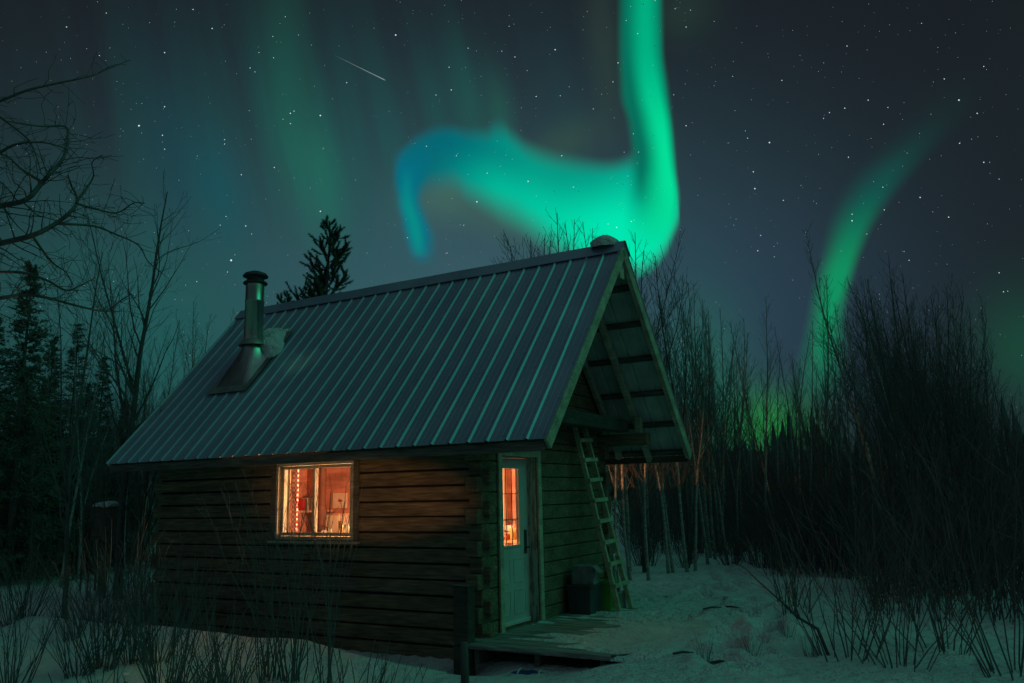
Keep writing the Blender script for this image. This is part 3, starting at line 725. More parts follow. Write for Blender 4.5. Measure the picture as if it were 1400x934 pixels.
for (a_, b_, c_, d_) in ((GY0 - .025, GY0 + .004, GZ0 - .025, GZ1 + .025), (GY1 - .004, GY1 + .025, GZ0 - .025, GZ1 + .025)): bd.box(dx1 + .0005, dx1 + .014, a_, b_, c_, d_)
bd.box(dx1 + .0005, dx1 + .014, GY0 + .004, GY1 - .004, GZ0 - .025, GZ0 + .002); bd.box(dx1 + .0005, dx1 + .014, GY0 + .004, GY1 - .004, GZ1 - .002, GZ1 + .025)
bd.build('glazing_bead', MT['white'], door, bevel=.003)
mb = MB()
for (a_, b_, c_, d_) in ((.12, .42, .12, .42), (.50, .80, .12, .42), (.12, .42, .50, .80), (.50, .80, .50, .80)):
    for (p0, p1, q0, q1) in ((a_, b_, c_, c_ + .018), (a_, b_, d_ - .018, d_), (a_, a_ + .018, c_ + .018, d_ - .018), (b_ - .018, b_, c_ + .018, d_ - .018)):
        mb.box(dx1 + .0005, dx1 + .006, DY0 + p0, DY0 + p1, q0, q1)
mb.build('door_panel_moulding', MT['white'], door, bevel=.002)
MB().box(dx0 + .012, dx0 + .016, GY0, GY1, GZ0, GZ1).build('pane', MT['glass'], door)
mt_ = MB(); gw = (GY1 - GY0) / 3
for k in (1, 2): mt_.box(dx0 + .022, dx0 + .030, GY0 + gw * k - .004, GY0 + gw * k + .004, GZ0, GZ1)
for k in (1, 2): mt_.box(dx0 + .021, dx0 + .031, GY0, GY1, GZ0 + (GZ1 - GZ0) * k / 3 - .004, GZ0 + (GZ1 - GZ0) * k / 3 + .004)
mt_.build('muntins', MT['black'], door)
hd = MB(); hd.box(dx1 + .001, dx1 + .012, DY1 - .115, DY1 - .055, .84, 1.14)
hd.tube([Vector((dx1 + .012, DY1 - .085, .92)), Vector((dx1 + .06, DY1 - .085, .92)), Vector((dx1 + .065, DY1 - .09, .92)), Vector((dx1 + .065, DY1 - .19, .925))], [.011, .011, .010, .008], 8)
hd.build('handle', MT['black'], door, bevel=.002)
MB().box(dx1 + .001, dx1 + .02, DY0 + .01, DY1 - .01, .004, .05).build('door_sweep', MT['pale_plastic'], door, bevel=.003)

# chimney: flashing skirt, stovepipe, storm collar, cap
PX, PY = -4.72, .74
pz = EZ + RISE * (PY + OV)
ch = thing('stove_pipe_chimney', None, None); ch.parent = cabin; ch.location = (PX, PY, 0); ch.rotation_euler = (0, 0, 0)
for k_ in ('label', 'category'):
    if k_ in ch: del ch[k_]
ch.name = 'chimney'
pr_ = .148
sk = MB(); rows = []
# square-to-round skirt following the roof
zc = pz + .31
for j in range(9):
    t = j / 8; row = []
    for k in range(41):
        an = 2 * PI * k / 40; cx_, cy_ = math.cos(an), math.sin(an); m_ = max(abs(cx_), abs(cy_)); q = (1 - t) ** 2.1
        sqx, sqy = cx_ / m_ * .33, cy_ / m_ * .32 - .10
        x = sqx * q + cx_ * (pr_ + .012) * (1 - q); y = sqy * q + cy_ * (pr_ + .012) * (1 - q)
        zr = pz + RISE * y + .028; row.append((x, y, zr * (1 - t) + zc * t if t > 0 else zr))
    rows.append(row)
sk.sheet(rows); sk.build('flashing_skirt', MT['steel'], ch, smooth=True)
pl = MB(); nn = Vector((0, -RISE / SL, 1 / SL))
rows = []
for (yy) in (-.48, -.30, -.1, .1, .3, .46):
    rows.append([Vector((xx, yy, pz + RISE * yy)) + nn * (.024 + .004 * n3(xx * 5, yy * 5)) for xx in (-.44, -.2, 0, .2, .42)])
pl.sheet(rows); pl.build('flashing_plate', MT['dull_steel'], ch, solid=-.003)
top = 5.03
pp = MB().lathe([(pr_, pz + .2), (pr_, 4.72), (pr_ + .004, 4.725), (pr_ + .004, 4.745), (pr_, 4.75), (pr_, top)], n=48); pp.build('pipe', MT['steel'], ch, smooth=True)
MB().lathe([(pr_ - .03, top - .01), (pr_ + .035, top - .012), (pr_ + .045, top + .008), (pr_ + .03, top + .025), (pr_ - .01, top + .03), (pr_ - .015, top + .10), (pr_ + .012, top + .105), (pr_ + .05, top + .112), (pr_ + .052, top + .125), (pr_ + .02, top + .165), (pr_ * .55, top + .20), (.01, top + .21)], n=48).build('cap', MT['black'], ch, smooth=True)
MB().lathe([(pr_ + .002, zc + .05), (pr_ + .02, zc + .045), (pr_ + .075, zc - .035), (pr_ + .078, zc - .05), (pr_ + .06, zc - .045), (pr_ + .002, zc - .01)], n=48).build('storm_collar', MT['dull_steel'], ch, smooth=True)

# snow left on the roof
def lump(name, label, cat, c, sx_, sy_, sz_, tilt=0.0, seed=0, n=20, cabin_=True, matn='snow', rz=0):
    o = thing(name, label, cat, c, rz=rz, cabin=cabin_); mb = MB(); rows = []
    for i in range(n + 1):
        ph = PI / 2 * i / n * 1.12; row = []
        for k in range(2 * n + 1):
            an = 2 * PI * (k % (2 * n)) / (2 * n)
            q = 1 + .22 * n3(math.cos(an) * 1.6 + seed, math.sin(an) * 1.6, ph * 1.3)
            ex = math.sin(min(ph, PI / 2)) ** .6
            x, y = sx_ * ex * math.cos(an) * q, sy_ * ex * math.sin(an) * q; zz = sz_ * math.cos(ph) * (1 + .25 * n3(x * 4 + seed, y * 4))
            row.append((x, y, zz + tilt * y))
        rows.append(row)
    mb.sheet(rows, flip=True)
    o2 = mb.build('snow_surface', MT[matn], o, smooth=True); return o
# one mesh straight on the top-level object reads simpler
def solid_lump(name, label, cat, c, *a_, **k_):
    o = lump(name, label, cat, c, *a_, **k_); ch_ = o.children[0]; loc, rot = o.location.copy(), o.rotation_euler.copy()
    bpy.data.objects.remove(o); ch_.parent = None; ch_.location = loc; ch_.rotation_euler = rot; ch_.name = name; return tag(ch_, label, cat)
solid_lump('snow_lump', 'rounded lump of old snow on the roof ridge near the gable peak', 'snow lump', (.93, W_ / 2 - .0, RZ_ + .0), .20, .17, .145, seed=2.2)
# wedge of snow held behind the flashing
o = MB(); n = 16; rows = []
for i in range(n + 1):
    t = i / n; y = .46 + .42 * t
    row = []
    for k in range(n + 1):
        s_ = k / n; x = -.40 + (.92 - .28 * t) * s_ + .05 * n3(t * 3, s_ * 3); hgt = .17 * math.sin(PI * min(1, s_ * 1.02)) ** .5 * (1 - t) ** .45 * (1 + .4 * n3(x * 4, y * 4, 2)) if 0 < k < n else 0
        yy = y - .13 + .05 * n3(s_ * 4, t * 2, 7); row.append(Vector((x, yy - .22, pz + RISE * (yy - .22) + .02)) + nn * (max(0, hgt) + (0.0 if (k in (0, n) or i == n) else .015)) + Vector((0, 0, 0)))
    rows.append(row)
rows.insert(0, [Vector((r_.x, r_.y, pz + RISE * r_.y + .01)) for r_ in rows[0]])
o.sheet(rows, flip=False)
so = o.build('snow_wedge', MT['snow'], smooth=True); so.location = LW(PX, PY, 0); so.rotation_euler = (0, 0, -YAW); tag(so, 'wedge of packed snow caught on the roof behind the stovepipe', 'snow wedge')

# ------------------------------------------------------------------ porch deck and what stands on it
dk = thing('porch_deck', 'low plank deck half buried in snow before the cabin door', 'deck', (0, 0, 0), cabin=True)
mb = MB(); rd = random.Random(8); y = -.43; k = 0
while y < 3.3:
    mb.box(-.12 + rd.uniform(-.02, .02) if y < -.03 else .02, 1.72 + .16 * math.sin(k) * .4 + rd.uniform(-.03, .03), y, y + .088, -.036 + rd.uniform(-.004, .004), rd.uniform(-.006, .003)); y += .100; k += 1
mb.build('planks', MT['deck'], dk, bevel=.004)
mb = MB()
for x in (.1, .85, 1.6): mb.box(x, x + .06, -.36, 3.2, -.20, -.038)
mb.build('joists', MT['dark_wood'], dk)
# trodden snow drifted over the deck
mb = MB(); rows = []
for i in range(90):
    row = []
    x = .05 + 2.25 * i / 89
    for j in range(110):
        y = -.42 + 4.6 * j / 109
        cov = sm(x, .45, 1.9) * .6 + sm(y, 1.0, 3.2) * .45 + .38 * n3(x * 1.3, y * 1.3, 2) + .55 * n3(x * .9, y * 10, 4) + .16 * n3(x * 4, y * 5, 9) + .10
        z = -.03 + .05 * max(-.6, min(1, cov * 1.6)) + .012 * n3(x * 6, y * 6, 1)
        if y < -.38 or x > 2.22 or y > 4.0: z = min(z, -.05)
        row.append((x, y, z))
    rows.append(row)
mb.sheet(rows, flip=False)
so = mb.build('trodden_snow', MT['snow'], smooth=True); so.location = LW(0, 0, 0); so.rotation_euler = (0, 0, -YAW); tag(so, kind='structure')

# ladder against the gable wall
lad = thing('wooden_ladder', 'homemade pale wooden ladder leaning on the gable wall under the porch roof', 'ladder', (.69, 2.55, 0), cabin=True)
fA, fB = Vector((0, -.21, 0)), Vector((-.01, .24, 0)); tA, tB = Vector((-.62, -.10, 2.55)), Vector((-.62, .24, 2.56))
for a_, b_ in ((fA, tA), (fB, tB)): MB().beam(a_, b_, .048, .066, up=Vector((1, 0, .3))).build('rail', MT['ladder'], lad, bevel=.006)
for k in range(8):
    t = .135 + k * .112; p, q = fA.lerp(tA, t), fB.lerp(tB, t); d = (q - p).normalized()
    MB().beam(p - d * .035 + Vector((.045, 0, 0)), q + d * .045 + Vector((.045, 0, .01)), .03, .055, up=Vector((0, 0, 1))).build('rung', MT['ladder'], lad, bevel=.004)

# green crate, grey carton on a dark bin, shovel
def tapered(mb, x0, y0, z0, z1, a0, b0, a1, b1, wall=.012):
    """open-topped tapered container"""
    outer = [[(x0 + sx2 * a_, y0 + sy2 * b_, z) for sx2, sy2 in ((-1, -1), (1, -1), (1, 1), (-1, 1), (-1, -1))] for a_, b_, z in ((a0, b0, z0), (a1, b1, z1), (a1 + .015, b1 + .015, z1), (a1 + .015, b1 + .015, z1 + .02), (a1 - wall, b1 - wall, z1 + .02), (a0 - wall, b0 - wall, z0 + wall))]
    mb.sheet(outer, flip=False); b = len(mb.v); mb.v += [Vector((x0 + s1 * a0, y0 + s2 * b0, z0)) for s1, s2 in ((-1, -1), (-1, 1), (1, 1), (1, -1))]; mb.f.append((b, b + 1, b + 2, b + 3))
    b = len(mb.v); mb.v += [Vector((x0 + s1 * (a0 - wall), y0 + s2 * (b0 - wall), z0 + wall)) for s1, s2 in ((-1, -1), (1, -1), (1, 1), (-1, 1))]; mb.f.append((b, b + 1, b + 2, b + 3))
gb = thing('plastic_tub', 'tall green plastic tub standing behind the foot of the ladder', 'tub', (.40, 2.62, 0), cabin=True)
m_ = MB(); tapered(m_, 0, 0, 0, .37, .10, .12, .115, .14); m_.build('tub_body', MT['crate'], gb, bevel=.004)
m_ = MB()
for k in range(4): m_.box(.108, .122, -.10 + k * .06, -.085 + k * .06, .03, .34)
m_.build('tub_ribs', MT['crate'], gb, bevel=.003)
bn = thing('storage_bin', 'dark plastic bin against the gable wall under a grey carton', 'bin', (.25, 2.22, 0), cabin=True)
m_ = MB(); tapered(m_, 0, 0, 0, .33, .15, .18, .17, .20); m_.build('bin_body', MT['bin'], bn, bevel=.006)
MB().box(-.19, .19, -.22, .22, .352, .372).build('lid', MT['bin'], bn, bevel=.006)
ct = thing('cardboard_carton', 'crumpled grey carton with a torn flap resting on the dark bin', 'carton', (.27, 2.24, .374), rz=.12, cabin=True)
m_ = MB(); m_.box(-.15, .15, -.16, .14, 0, .25); m_.build('carton_body', MT['card'], ct, bevel=.01)
MB().beam((.15, -.10, .25), (.25, -.13, .16), .12, .006).build('flap', MT['card'], ct)
sh = thing('snow_shovel', 'upturned shovel with a pale D-shaped grip beside the ladder foot', 'shovel', (.52, 2.80, 0), cabin=True)
m_ = MB(); m_.tube([Vector((0, 0, .0)), Vector((-.02, 0, .30)), Vector((-.04, .0, .52))], [.016, .016, .016], 8); m_.build('shaft', MT['trim'], sh, smooth=True)
m_ = MB(); z0 = .50
m_.tube([Vector((-.04, 0, z0 - .02)), Vector((-.04, -.045, z0 + .03)), Vector((-.045, -.062, z0 + .18)), Vector((-.045, -.075, z0 + .225)), Vector((-.045, .075, z0 + .225)), Vector((-.045, .062, z0 + .18)), Vector((-.04, .045, z0 + .03)), Vector((-.04, 0, z0 - .02))], [.013] * 3 + [.017] * 2 + [.013] * 3, 8); m_.build('grip', MT['pale_plastic'], sh, smooth=True)
m_ = MB(); rows = []
for i in range(7):
    t = i / 6; rows.append([(-.17 + .34 * k / 8 if 0 else .02 + .05 * math.cos(PI * (k / 8 - .5)) - .0, (-.16 + .04 * k), -.02 + .26 * t) for k in range(9)])
m_.sheet(rows); m_.build('blade', MT['dull_steel'], sh, solid=.004, smooth=True)
# grey board and a tarp corner by the wall corner, post in the snow
bt = thing('plank_box', 'narrow dark board box standing against the log corner by the door', 'box', (-.02, -.36, -.42), cabin=True)
m_ = MB(); m_.box(-.11, .09, -.07, .07, 0, 1.02); m_.build('box_body', MT['darkened'], bt, bevel=.006); MB().box(-.12, .10, -.08, .08, 1.022, 1.034).build('lid', MT['dark_wood'], bt, bevel=.004)
tb = thing('tarp_bundle', 'dark blue bundled tarp lying under the front edge of the deck', 'tarp', (.86, -.46, -.36), cabin=True)
m_ = MB(); rows = []
for i in range(15):
    t = i / 14; r_ = .085 * math.sin(PI * min(.98, max(.04, t))) ** .4; row = []
    for k in range(19):
        an = 2 * PI * (k % 18) / 18; q = 1 + .28 * n3(math.cos(an) * 2, math.sin(an) * 2, t * 6); row.append((-.30 + .62 * t, r_ * q * math.cos(an), .07 + r_ * q * math.sin(an)))
    rows.append(row)
m_.sheet(rows); m_.build('tarp_cloth', MT['blue'], tb, smooth=True)
m_ = MB(); 
for x in (-.12, .12): m_.tube([Vector((x, .10 * math.cos(a2), .07 + .10 * math.sin(a2))) for a2 in [2 * PI * k / 16 for k in range(17)]], [.008] * 17, 5)
m_.build('cord', MT['pale_plastic'], tb)
p = onz(634, 925, -.30); p = at(635, 925, 7.3); gz = ground_z(p.x, p.y)
po = thing('stake', 'thin dark wooden stake upright in the foreground snow', 'stake', (p.x, p.y, gz - .15))
m_ = MB(); toph = at(635, 878, math.hypot(p.x, p.y)).z - gz + .15
m_.tube([Vector((0, 0, 0)), Vector((.004, 0, toph * .5)), Vector((0, .0, toph))], [.040, .037, .034], 9); m_.build('stake_shaft', MT['bark'], po, smooth=True, bevel=.002)

# ------------------------------------------------------------------ inside the cabin
cu = thing('curtain', 'red and white checked curtain hanging inside the left of the window', 'curtain', (-3.25, .26, 1.02), cabin=True)
m_ = MB(); rows = []
for i in range(22):
    z = 1.12 - 1.12 * i / 21; rows.append([(-.05 + .10 * k / 20, .018 * math.sin(k * 1.3 + .3 * math.sin(i * .3)), z) for k in range(21)])
m_.sheet(rows); m_.build('curtain_cloth', MT['check'], cu, smooth=True, solid=.003)
MB().tube([Vector((-.2, .0, 1.13)), Vector((1.5, .0, 1.13))], [.008, .008], 8).build('curtain_rod', MT['black'], cu)
cu2 = thing('lace_curtain', 'cream side curtain gathered at the far left edge of the window', 'curtain', (-3.37, .24, 1.02), cabin=True)
m_ = MB(); rows = []
for i in range(22):
    z = 1.12 - 1.12 * i / 21; rows.append([(-.07 + .13 * k / 16, .02 * math.sin(k * 1.1 + .2 * i * .3), z) for k in range(17)])
m_.sheet(rows); m_.build('curtain_cloth', MT['cream'], cu2, smooth=True, solid=.003)
EXW = -L_ + .20
shf = thing('wall_shelf', 'long wooden shelf with books on the end wall seen through the window', 'shelf', (EXW, 2.2, 1.36), cabin=True)
MB().box(0.002, .26, -1.0, 1.20, 0, .035).build('shelf_board', MT['inner_pale'], shf, bevel=.003)
for y in (-.8, .1, .95): MB().beam((.01, y, -.2), (.22, y, -.004), .03, .03).build('bracket', MT['inner_pale'], shf)
cols = [((.5, .04, .05), 'dark red'), ((.12, .1, .09), 'black'), ((.72, .64, .5), 'cream'), ((.15, .13, .12), 'charcoal'), ((.62, .42, .2), 'ochre'), ((.2, .22, .2), 'grey green'), ((.7, .6, .45), 'ivory'), ((.25, .12, .08), 'brown'), ((.55, .5, .4), 'beige'), ((.6, .05, .08), 'bright red'), ((.1, .09, .1), 'near black'), ((.6, .3, .12), 'orange')]
y = 2.68; rk = random.Random(4)
order = ('leftmost', 'second from the left', 'third from the left', 'fourth from the left', 'middle', 'fourth from the right', 'third from the right', 'second from the right', 'rightmost')
for i in range(9):
    c_, nm = cols[i]; th, hh = rk.uniform(.042, .060), rk.uniform(.19, .26)
    bk = thing('book', '%s book, %s in the row on the shelf inside the window' % (nm, order[i]), 'book', (EXW + .14, y + th / 2, 1.396), cabin=True, group='books on the shelf inside the window')
    MB().box(-.08, .075, -th / 2, th / 2 - .003, 0, hh).build('cover', paint(c_), bk, bevel=.002)
    MB().box(-.078, .070, -th / 2 + .004, th / 2 - .007, hh, hh + .001).build('page_block', MT['paper'], bk)
    y += th + .002
pic = thing('wall_picture', 'pale framed picture with a small red mark on the back wall', 'picture', (-5.22, W_ - .20, 1.42), cabin=True)
MB().box(-.17, .17, -.018, .0, 0, .27).build('frame', MT['cream'], pic, bevel=.003); MB().box(-.15, .15, -.021, -.0185, .02, .25).build('print', MT['paper'], pic)
MB().lathe([(.0, 0), (.05, .004), (.055, .012), (.0, .02)], Vector((0, 0, 0)), 16).build('red_mark', paint((.5, .1, .05)), pic).matrix_local = Matrix.Translation((0.02, -.023, .13)) @ Matrix.Rotation(PI / 2, 4, 'X') @ Matrix.Diagonal((1, .5, .2, 1))
tbl = thing('cupboard', 'cream painted low cupboard below the picture inside the cabin', 'cupboard', (-5.16, W_ - .40, 0), cabin=True)
MB().box(-.24, .26, -.20, .19, 1.30, 1.33).build('cupboard_top', MT['inner_pale'], tbl, bevel=.004); MB().box(-.22, .24, -.17, .18, .0, 1.298).build('carcass', MT['cream'], tbl)
for a_ in (-.21, .02): MB().box(a_, a_ + .21, -.185, -.172, .08, 1.26).build('door', MT['cream'], tbl, bevel=.004)
sv = thing('stovepipe', 'dark indoor stovepipe rising behind the window mullion', 'stovepipe', (-5.02, 2.72, 0), cabin=True)
MB().lathe([(.065, 0.90), (.065, 1.4), (.07, 1.41), (.07, 1.45), (.065, 1.46), (.065, 2.2)], n=24).build('pipe', var('rusty_pipe', (.16, .07, .05), (.26, .12, .08), 6, rough=.6), sv, smooth=True)
m_ = MB(); m_.box(-.26, .26, -.22, .22, .15, .90)
for a_, b_ in ((-.22, -.18), (.22, -.18), (-.22, .18), (.22, .18)): m_.box(a_ - .02, a_ + .02, b_ - .02, b_ + .02, 0, .15)
m_.build('stove_body', MT['black'], sv, bevel=.015)
kt = thing('kettle', 'small pale kettle on the stove below the shelf', 'kettle', (-4.86, 2.60, .902), cabin=True)
MB().lathe([(.0, 0), (.09, 0), (.10, .03), (.09, .10), (.05, .15), (.02, .165), (.0, .17)], n=24).build('kettle_body', MT['pale_plastic'], kt, smooth=True)
m_ = MB(); m_.tube([Vector((0, .09 * math.cos(t_), .13 + .10 * math.sin(t_))) for t_ in [PI * k / 10 for k in range(11)]], [.007] * 11, 6); m_.build('handle', MT['black'], kt)
for i, (px_, w_, h_, c_, nm) in enumerate([(-2.18, .035, .10, (.8, .75, .6), 'cream mug'), (-2.28, .03, .14, (.6, .35, .1), 'amber jar'), (-2.47, .028, .07, (.7, .65, .5), 'short white candle holder')]):
    j = thing(nm.split()[-1] if 'holder' not in nm else 'candle_holder', '%s standing on the inner sill of the lit window' % nm, nm.split()[-1], (px_, .12, WZ0 + .047 + .05), cabin=True)
    MB().lathe([(0, 0), (w_, 0), (w_ * 1.08, h_ * .5), (w_, h_), (w_ * .85, h_), (w_ * .85, .01), (0, .01)], n=20).build('body', paint(c_), j, smooth=True)
# shelves, post and table seen through the door glass
pst = thing('interior_post', 'pale upright post inside the cabin seen through the door glass', 'post', (-1.66, 3.30, 0), cabin=True)
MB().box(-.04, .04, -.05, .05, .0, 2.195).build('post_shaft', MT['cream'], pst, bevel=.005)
tt = thing('side_table', 'small wooden table with crockery inside behind the door glass', 'table', (-1.18, 2.62, 0), cabin=True)
MB().box(-.45, .5, -.28, .25, .90, .935).build('table_top', MT['inner_pale'], tt, bevel=.004)
for a_, b_ in ((-.4, -.23), (.45, -.23), (-.4, .2), (.45, .2)): MB().box(a_ - .025, a_ + .025, b_ - .025, b_ + .025, 0, .898).build('leg', MT['inner_pale'], tt)
rk_ = thing('dish_rack', 'black wire dish rack on the table behind the door glass', 'rack', (-1.16, 2.64, .936), cabin=True)
m_ = MB()
for z in (.02, .12, .28): m_.tube([Vector((-.25, -.14, z)), Vector((.25, -.14, z)), Vector((.25, .12, z)), Vector((-.25, .12, z)), Vector((-.25, -.14, z))], [.006] * 5, 5)
for k in range(8): m_.tube([Vector((-.25 + k * .0714, -.14, 0)), Vector((-.25 + k * .0714, -.14, .28))], [.004] * 2, 4)
m_.build('wire_frame', MT['black'], rk_)
for i, (dx_, dy_, r_, h_, c_, nm) in enumerate([(-.20, -.19, .045, .10, (.85, .8, .7), 'white cup'), (-.05, -.20, .05, .13, (.75, .7, .6), 'ivory tumbler'), (.12, -.19, .04, .08, (.55, .12, .06), 'red cup'), (.26, -.18, .045, .17, (.7, .45, .15), 'honey coloured jar'), (.0, -.0, .06, .2, (.85, .8, .75), 'tall white pitcher')]):
    j = thing(nm.split()[-1], '%s on the table inside the lit door glass' % nm, nm.split()[-1], (-1.16 + dx_ * .62, 2.62 + dy_, .936), cabin=True)
    MB().lathe([(0, 0), (r_ * .8, 0), (r_, h_), (r_ * .9, h_), (r_ * .7, .01), (0, .01)], n=20).build('body', paint(c_), j, smooth=True)

#TREES#
# ------------------------------------------------------------------ trees and shrubs
def wander(rg, p, d, length, n, bend, trop=0.0):
    pts = [p.copy()]; d = d.normalized(); st = length / n
    for i in range(n):
        d = (d + Vector((rg.gauss(0, bend), rg.gauss(0, bend), rg.gauss(0, bend * .7) + trop))).normalized()
        p = p + d * st; pts.append(p.copy())
    return pts
def along(pts, t):
    f_ = t * (len(pts) - 1); i = min(int(f_), len(pts) - 2); return pts[i].lerp(pts[i + 1], f_ - i), (pts[i + 1] - pts[i]).normalized()
def side_dir(rg, d, ang, flat=0.0):
    o_ = d.orthogonal().normalized(); q = Matrix.Rotation(rg.uniform(0, 2 * PI), 3, d) @ o_
    return (d * math.cos(ang) + q * math.sin(ang)).normalized()
def spray(mb, rg, pts, r0, depth, dens, ratio=.42, ang=.75, bend=.16, trop=.06, rmin=.0035, start=.15, sides=3):
    """side branches along a limb, again and again down to twigs"""
    L = sum((pts[i + 1] - pts[i]).length for i in range(len(pts) - 1)); n = max(2, int(dens * L))
    for k in range(n):
        t = start + (1 - start) * (k + rg.random()) / n; p, d = along(pts, t); ln = L * ratio * rg.uniform(.5, 1.15) * (1.15 - .7 * t)
        if ln < .06: continue
        dd = side_dir(rg, d, ang * rg.uniform(.6, 1.2)); sp_ = wander(rg, p, dd, ln, 4 if depth > 1 else 3, bend, trop)
        ra = max(rmin, r0 * (1 - .75 * t) * .5); m = len(sp_)
        mb.tube(sp_, [max(rmin * .7, ra * (1 - .8 * i / (m - 1))) for i in range(m)], sides, cap=False)
        if depth > 1: spray(mb, rg, sp_, ra, depth - 1, dens * 1.5, ratio, ang, bend, trop, rmin, .2, 3)
def make_tree(name, seed, h, r0, first=.3, nb=26, blen=.24, bang=.7, trop=.10, depth=2, dens=3.2, lean=0.03, bark='birch', bend=.10, fork=0, rmin=.0035):
    rg = random.Random(seed); root = bpy.data.objects.new(name, None); COL.objects.link(root)
    pts = wander(rg, Vector((0, 0, -.15)), Vector((rg.gauss(0, lean), rg.gauss(0, lean), 1)), h, 12, .035, .03)
    tm = MB(); tm.tube(pts, [r0 * (1.25 if i == 0 else 1) * (1 - .9 * i / 12) + .003 for i in range(13)], 8)
    cm = MB(); stems = [(pts, r0, first)]
    for f_ in range(fork):
        t = rg.uniform(.25, .5); p, d = along(pts, t); sp_ = wander(rg, p, side_dir(rg, d, .35), h * (1 - t) * rg.uniform(.7, .95), 8, .05, .05)
        ra = r0 * (1 - t) * .7; tm.tube(sp_, [ra * (1 - .9 * i / 8) + .003 for i in range(9)], 6); stems.append((sp_, ra, .15))
    for sp0, ra0, fs in stems:
        L = sum((sp0[i + 1] - sp0[i]).length for i in range(len(sp0) - 1)); n = int(nb * L / h)
        for k in range(n):
            t = fs + (.985 - fs) * (k + rg.random()) / n; p, d = along(sp0, t); ln = h * blen * (1.08 - .85 * ((t - fs) / (1 - fs)) ** 1.3) * rg.uniform(.55, 1.15)
            dd = side_dir(rg, d, bang * rg.uniform(.75, 1.2)); sp_ = wander(rg, p, dd, ln, 6, bend, trop); ra = max(.006, ra0 * (1 - .85 * t) * .42)
            cm.tube(sp_, [max(rmin, ra * (1 - .85 * i / 6)) for i in range(7)], 4, cap=False)
            spray(cm, rg, sp_, ra, depth, dens, .45, .7, .12, trop * .6, rmin)
    tm.build('trunk', MT[bark], root, smooth=True); cm.build('crown', MT['twig'], root); return root
def make_shrub(name, seed, h, stems=16, spread=.5, r0=.010, depth=1, dens=4, curve_=.085, rmin=.0028, mt='twig'):
    rg = random.Random(seed); root = bpy.data.objects.new(name, None); COL.objects.link(root); mb = MB()
    for k in range(stems):
        an = rg.uniform(0, 2 * PI); q = spread * math.sqrt(rg.random()); hh = h * rg.uniform(.55, 1.05)
        p = Vector((math.cos(an), math.sin(an), 0)) * rg.uniform(0, .22 * spread + .05); p.z = -.15
        sp_ = wander(rg, p, Vector((math.cos(an) * q, math.sin(an) * q, 1)), hh, 7, curve_, .02); ra = r0 * rg.uniform(.7, 1.2)
        mb.tube(sp_, [max(rmin, ra * (1 - .8 * i / 7)) for i in range(8)], 5, cap=False); spray(mb, rg, sp_, ra, depth, dens, .3, .55, .10, .10, rmin, .25)
    mb.build('stems', MT[mt], root); return root
def place(o, x, y, rz=0, s=1.0, label=None, cat='tree', group=None, z=None):
    o.location = (x, y, ground_z(x, y) - .05 if z is None else z); o.rotation_euler = (0, 0, rz); o.scale = (s,) * 3 if not isinstance(s, tuple) else s
    return tag(o, label, cat, group)
_used = {}
_tips = {}
def tip_of(proto):
    if proto.name not in _tips:
        me = [c_ for c_ in proto.children if c_.name.startswith('trunk')][0].data; v_ = max(me.vertices, key=lambda q_: q_.co.z).co; _tips[proto.name] = v_.copy()
    return _tips[proto.name]
def put_tip(proto, px, py, d, rz, label, group=None):
    """stand a tree d metres away so that its leader ends at that height"""
    T = at(px, py, d); tp_ = tip_of(proto); s_ = T.z / tp_.z
    for _ in range(3):
        o_ = Matrix.Rotation(rz, 3, 'Z') @ Vector((tp_.x * s_, tp_.y * s_, 0)); x, y = T.x - o_.x, T.y - o_.y; s_ = (T.z - ground_z(x, y) + .05) / tp_.z
    return put(proto, x, y, rz, s_, label, 'tree', group)
def put(proto, *a_, **k_):
    if proto.name in _used: o = copy_tree(proto, (0, 0, 0))
    else: o = proto; _used[proto.name] = 1
    return place(o, *a_, **k_)
def top_scale(px, py, dist, h):
    """scale for a tree of height h so that its top reaches that height in the view"""
    return (at(px, py, dist).z - 0.0) / h

asp = [make_tree('bare_aspen', 100 + i, 9.0, .048, first=.26 + .04 * (i % 3), nb=52, blen=.15, bang=.62, trop=.12, depth=2, dens=4.2, fork=(i % 3 == 1)) for i in range(7)]
thin = [make_tree('bare_aspen_sapling', 200 + i, 6.0, .030, first=.15, nb=26, blen=.20, bang=.55, trop=.16, depth=1, dens=5.0, bark='bark') for i in range(4)]
bushy = [make_tree('bare_alder', 300 + i, 7.0, .036, first=.06, nb=46, blen=.22, bang=.60, trop=.11, depth=2, dens=4.2, fork=4, bark='bark') for i in range(3)]
wil = [make_shrub('willow_shrub', 400 + i, 2.4, 26, .55, .012, 2, 3.2) for i in range(4)]
rt = random.Random(77)
# trunks standing at the near edge of the clearing: (foot px, foot py, top px y, scale width, label)
edge = [(887, 795, 395, 'slender aspen trunk standing alone on the snow just right of the porch'), (914, 785, 385, 'aspen at the clearing edge, first of the close pair right of the porch'), (921, 784, 420, 'thin aspen touching its neighbour at the clearing edge, second of the pair'),
        (940, 784, 372, 'tall aspen rising at the clearing edge below the end of the eave'), (950, 783, 410, 'aspen with a leaning stem at the far side of the clearing'), (968, 770, 392, 'bare aspen before the low brush at the back of the clearing'), (995, 765, 430, 'thin crooked aspen at the right end of the clearing')]
for i, (px, py, ty, lb) in enumerate(edge):
    p = onz(px, py, .02); d = math.hypot(p.x, p.y); put(asp[i % 7], p.x, p.y, rt.uniform(0, 6), top_scale(px, ty, d, 9.0), lb)
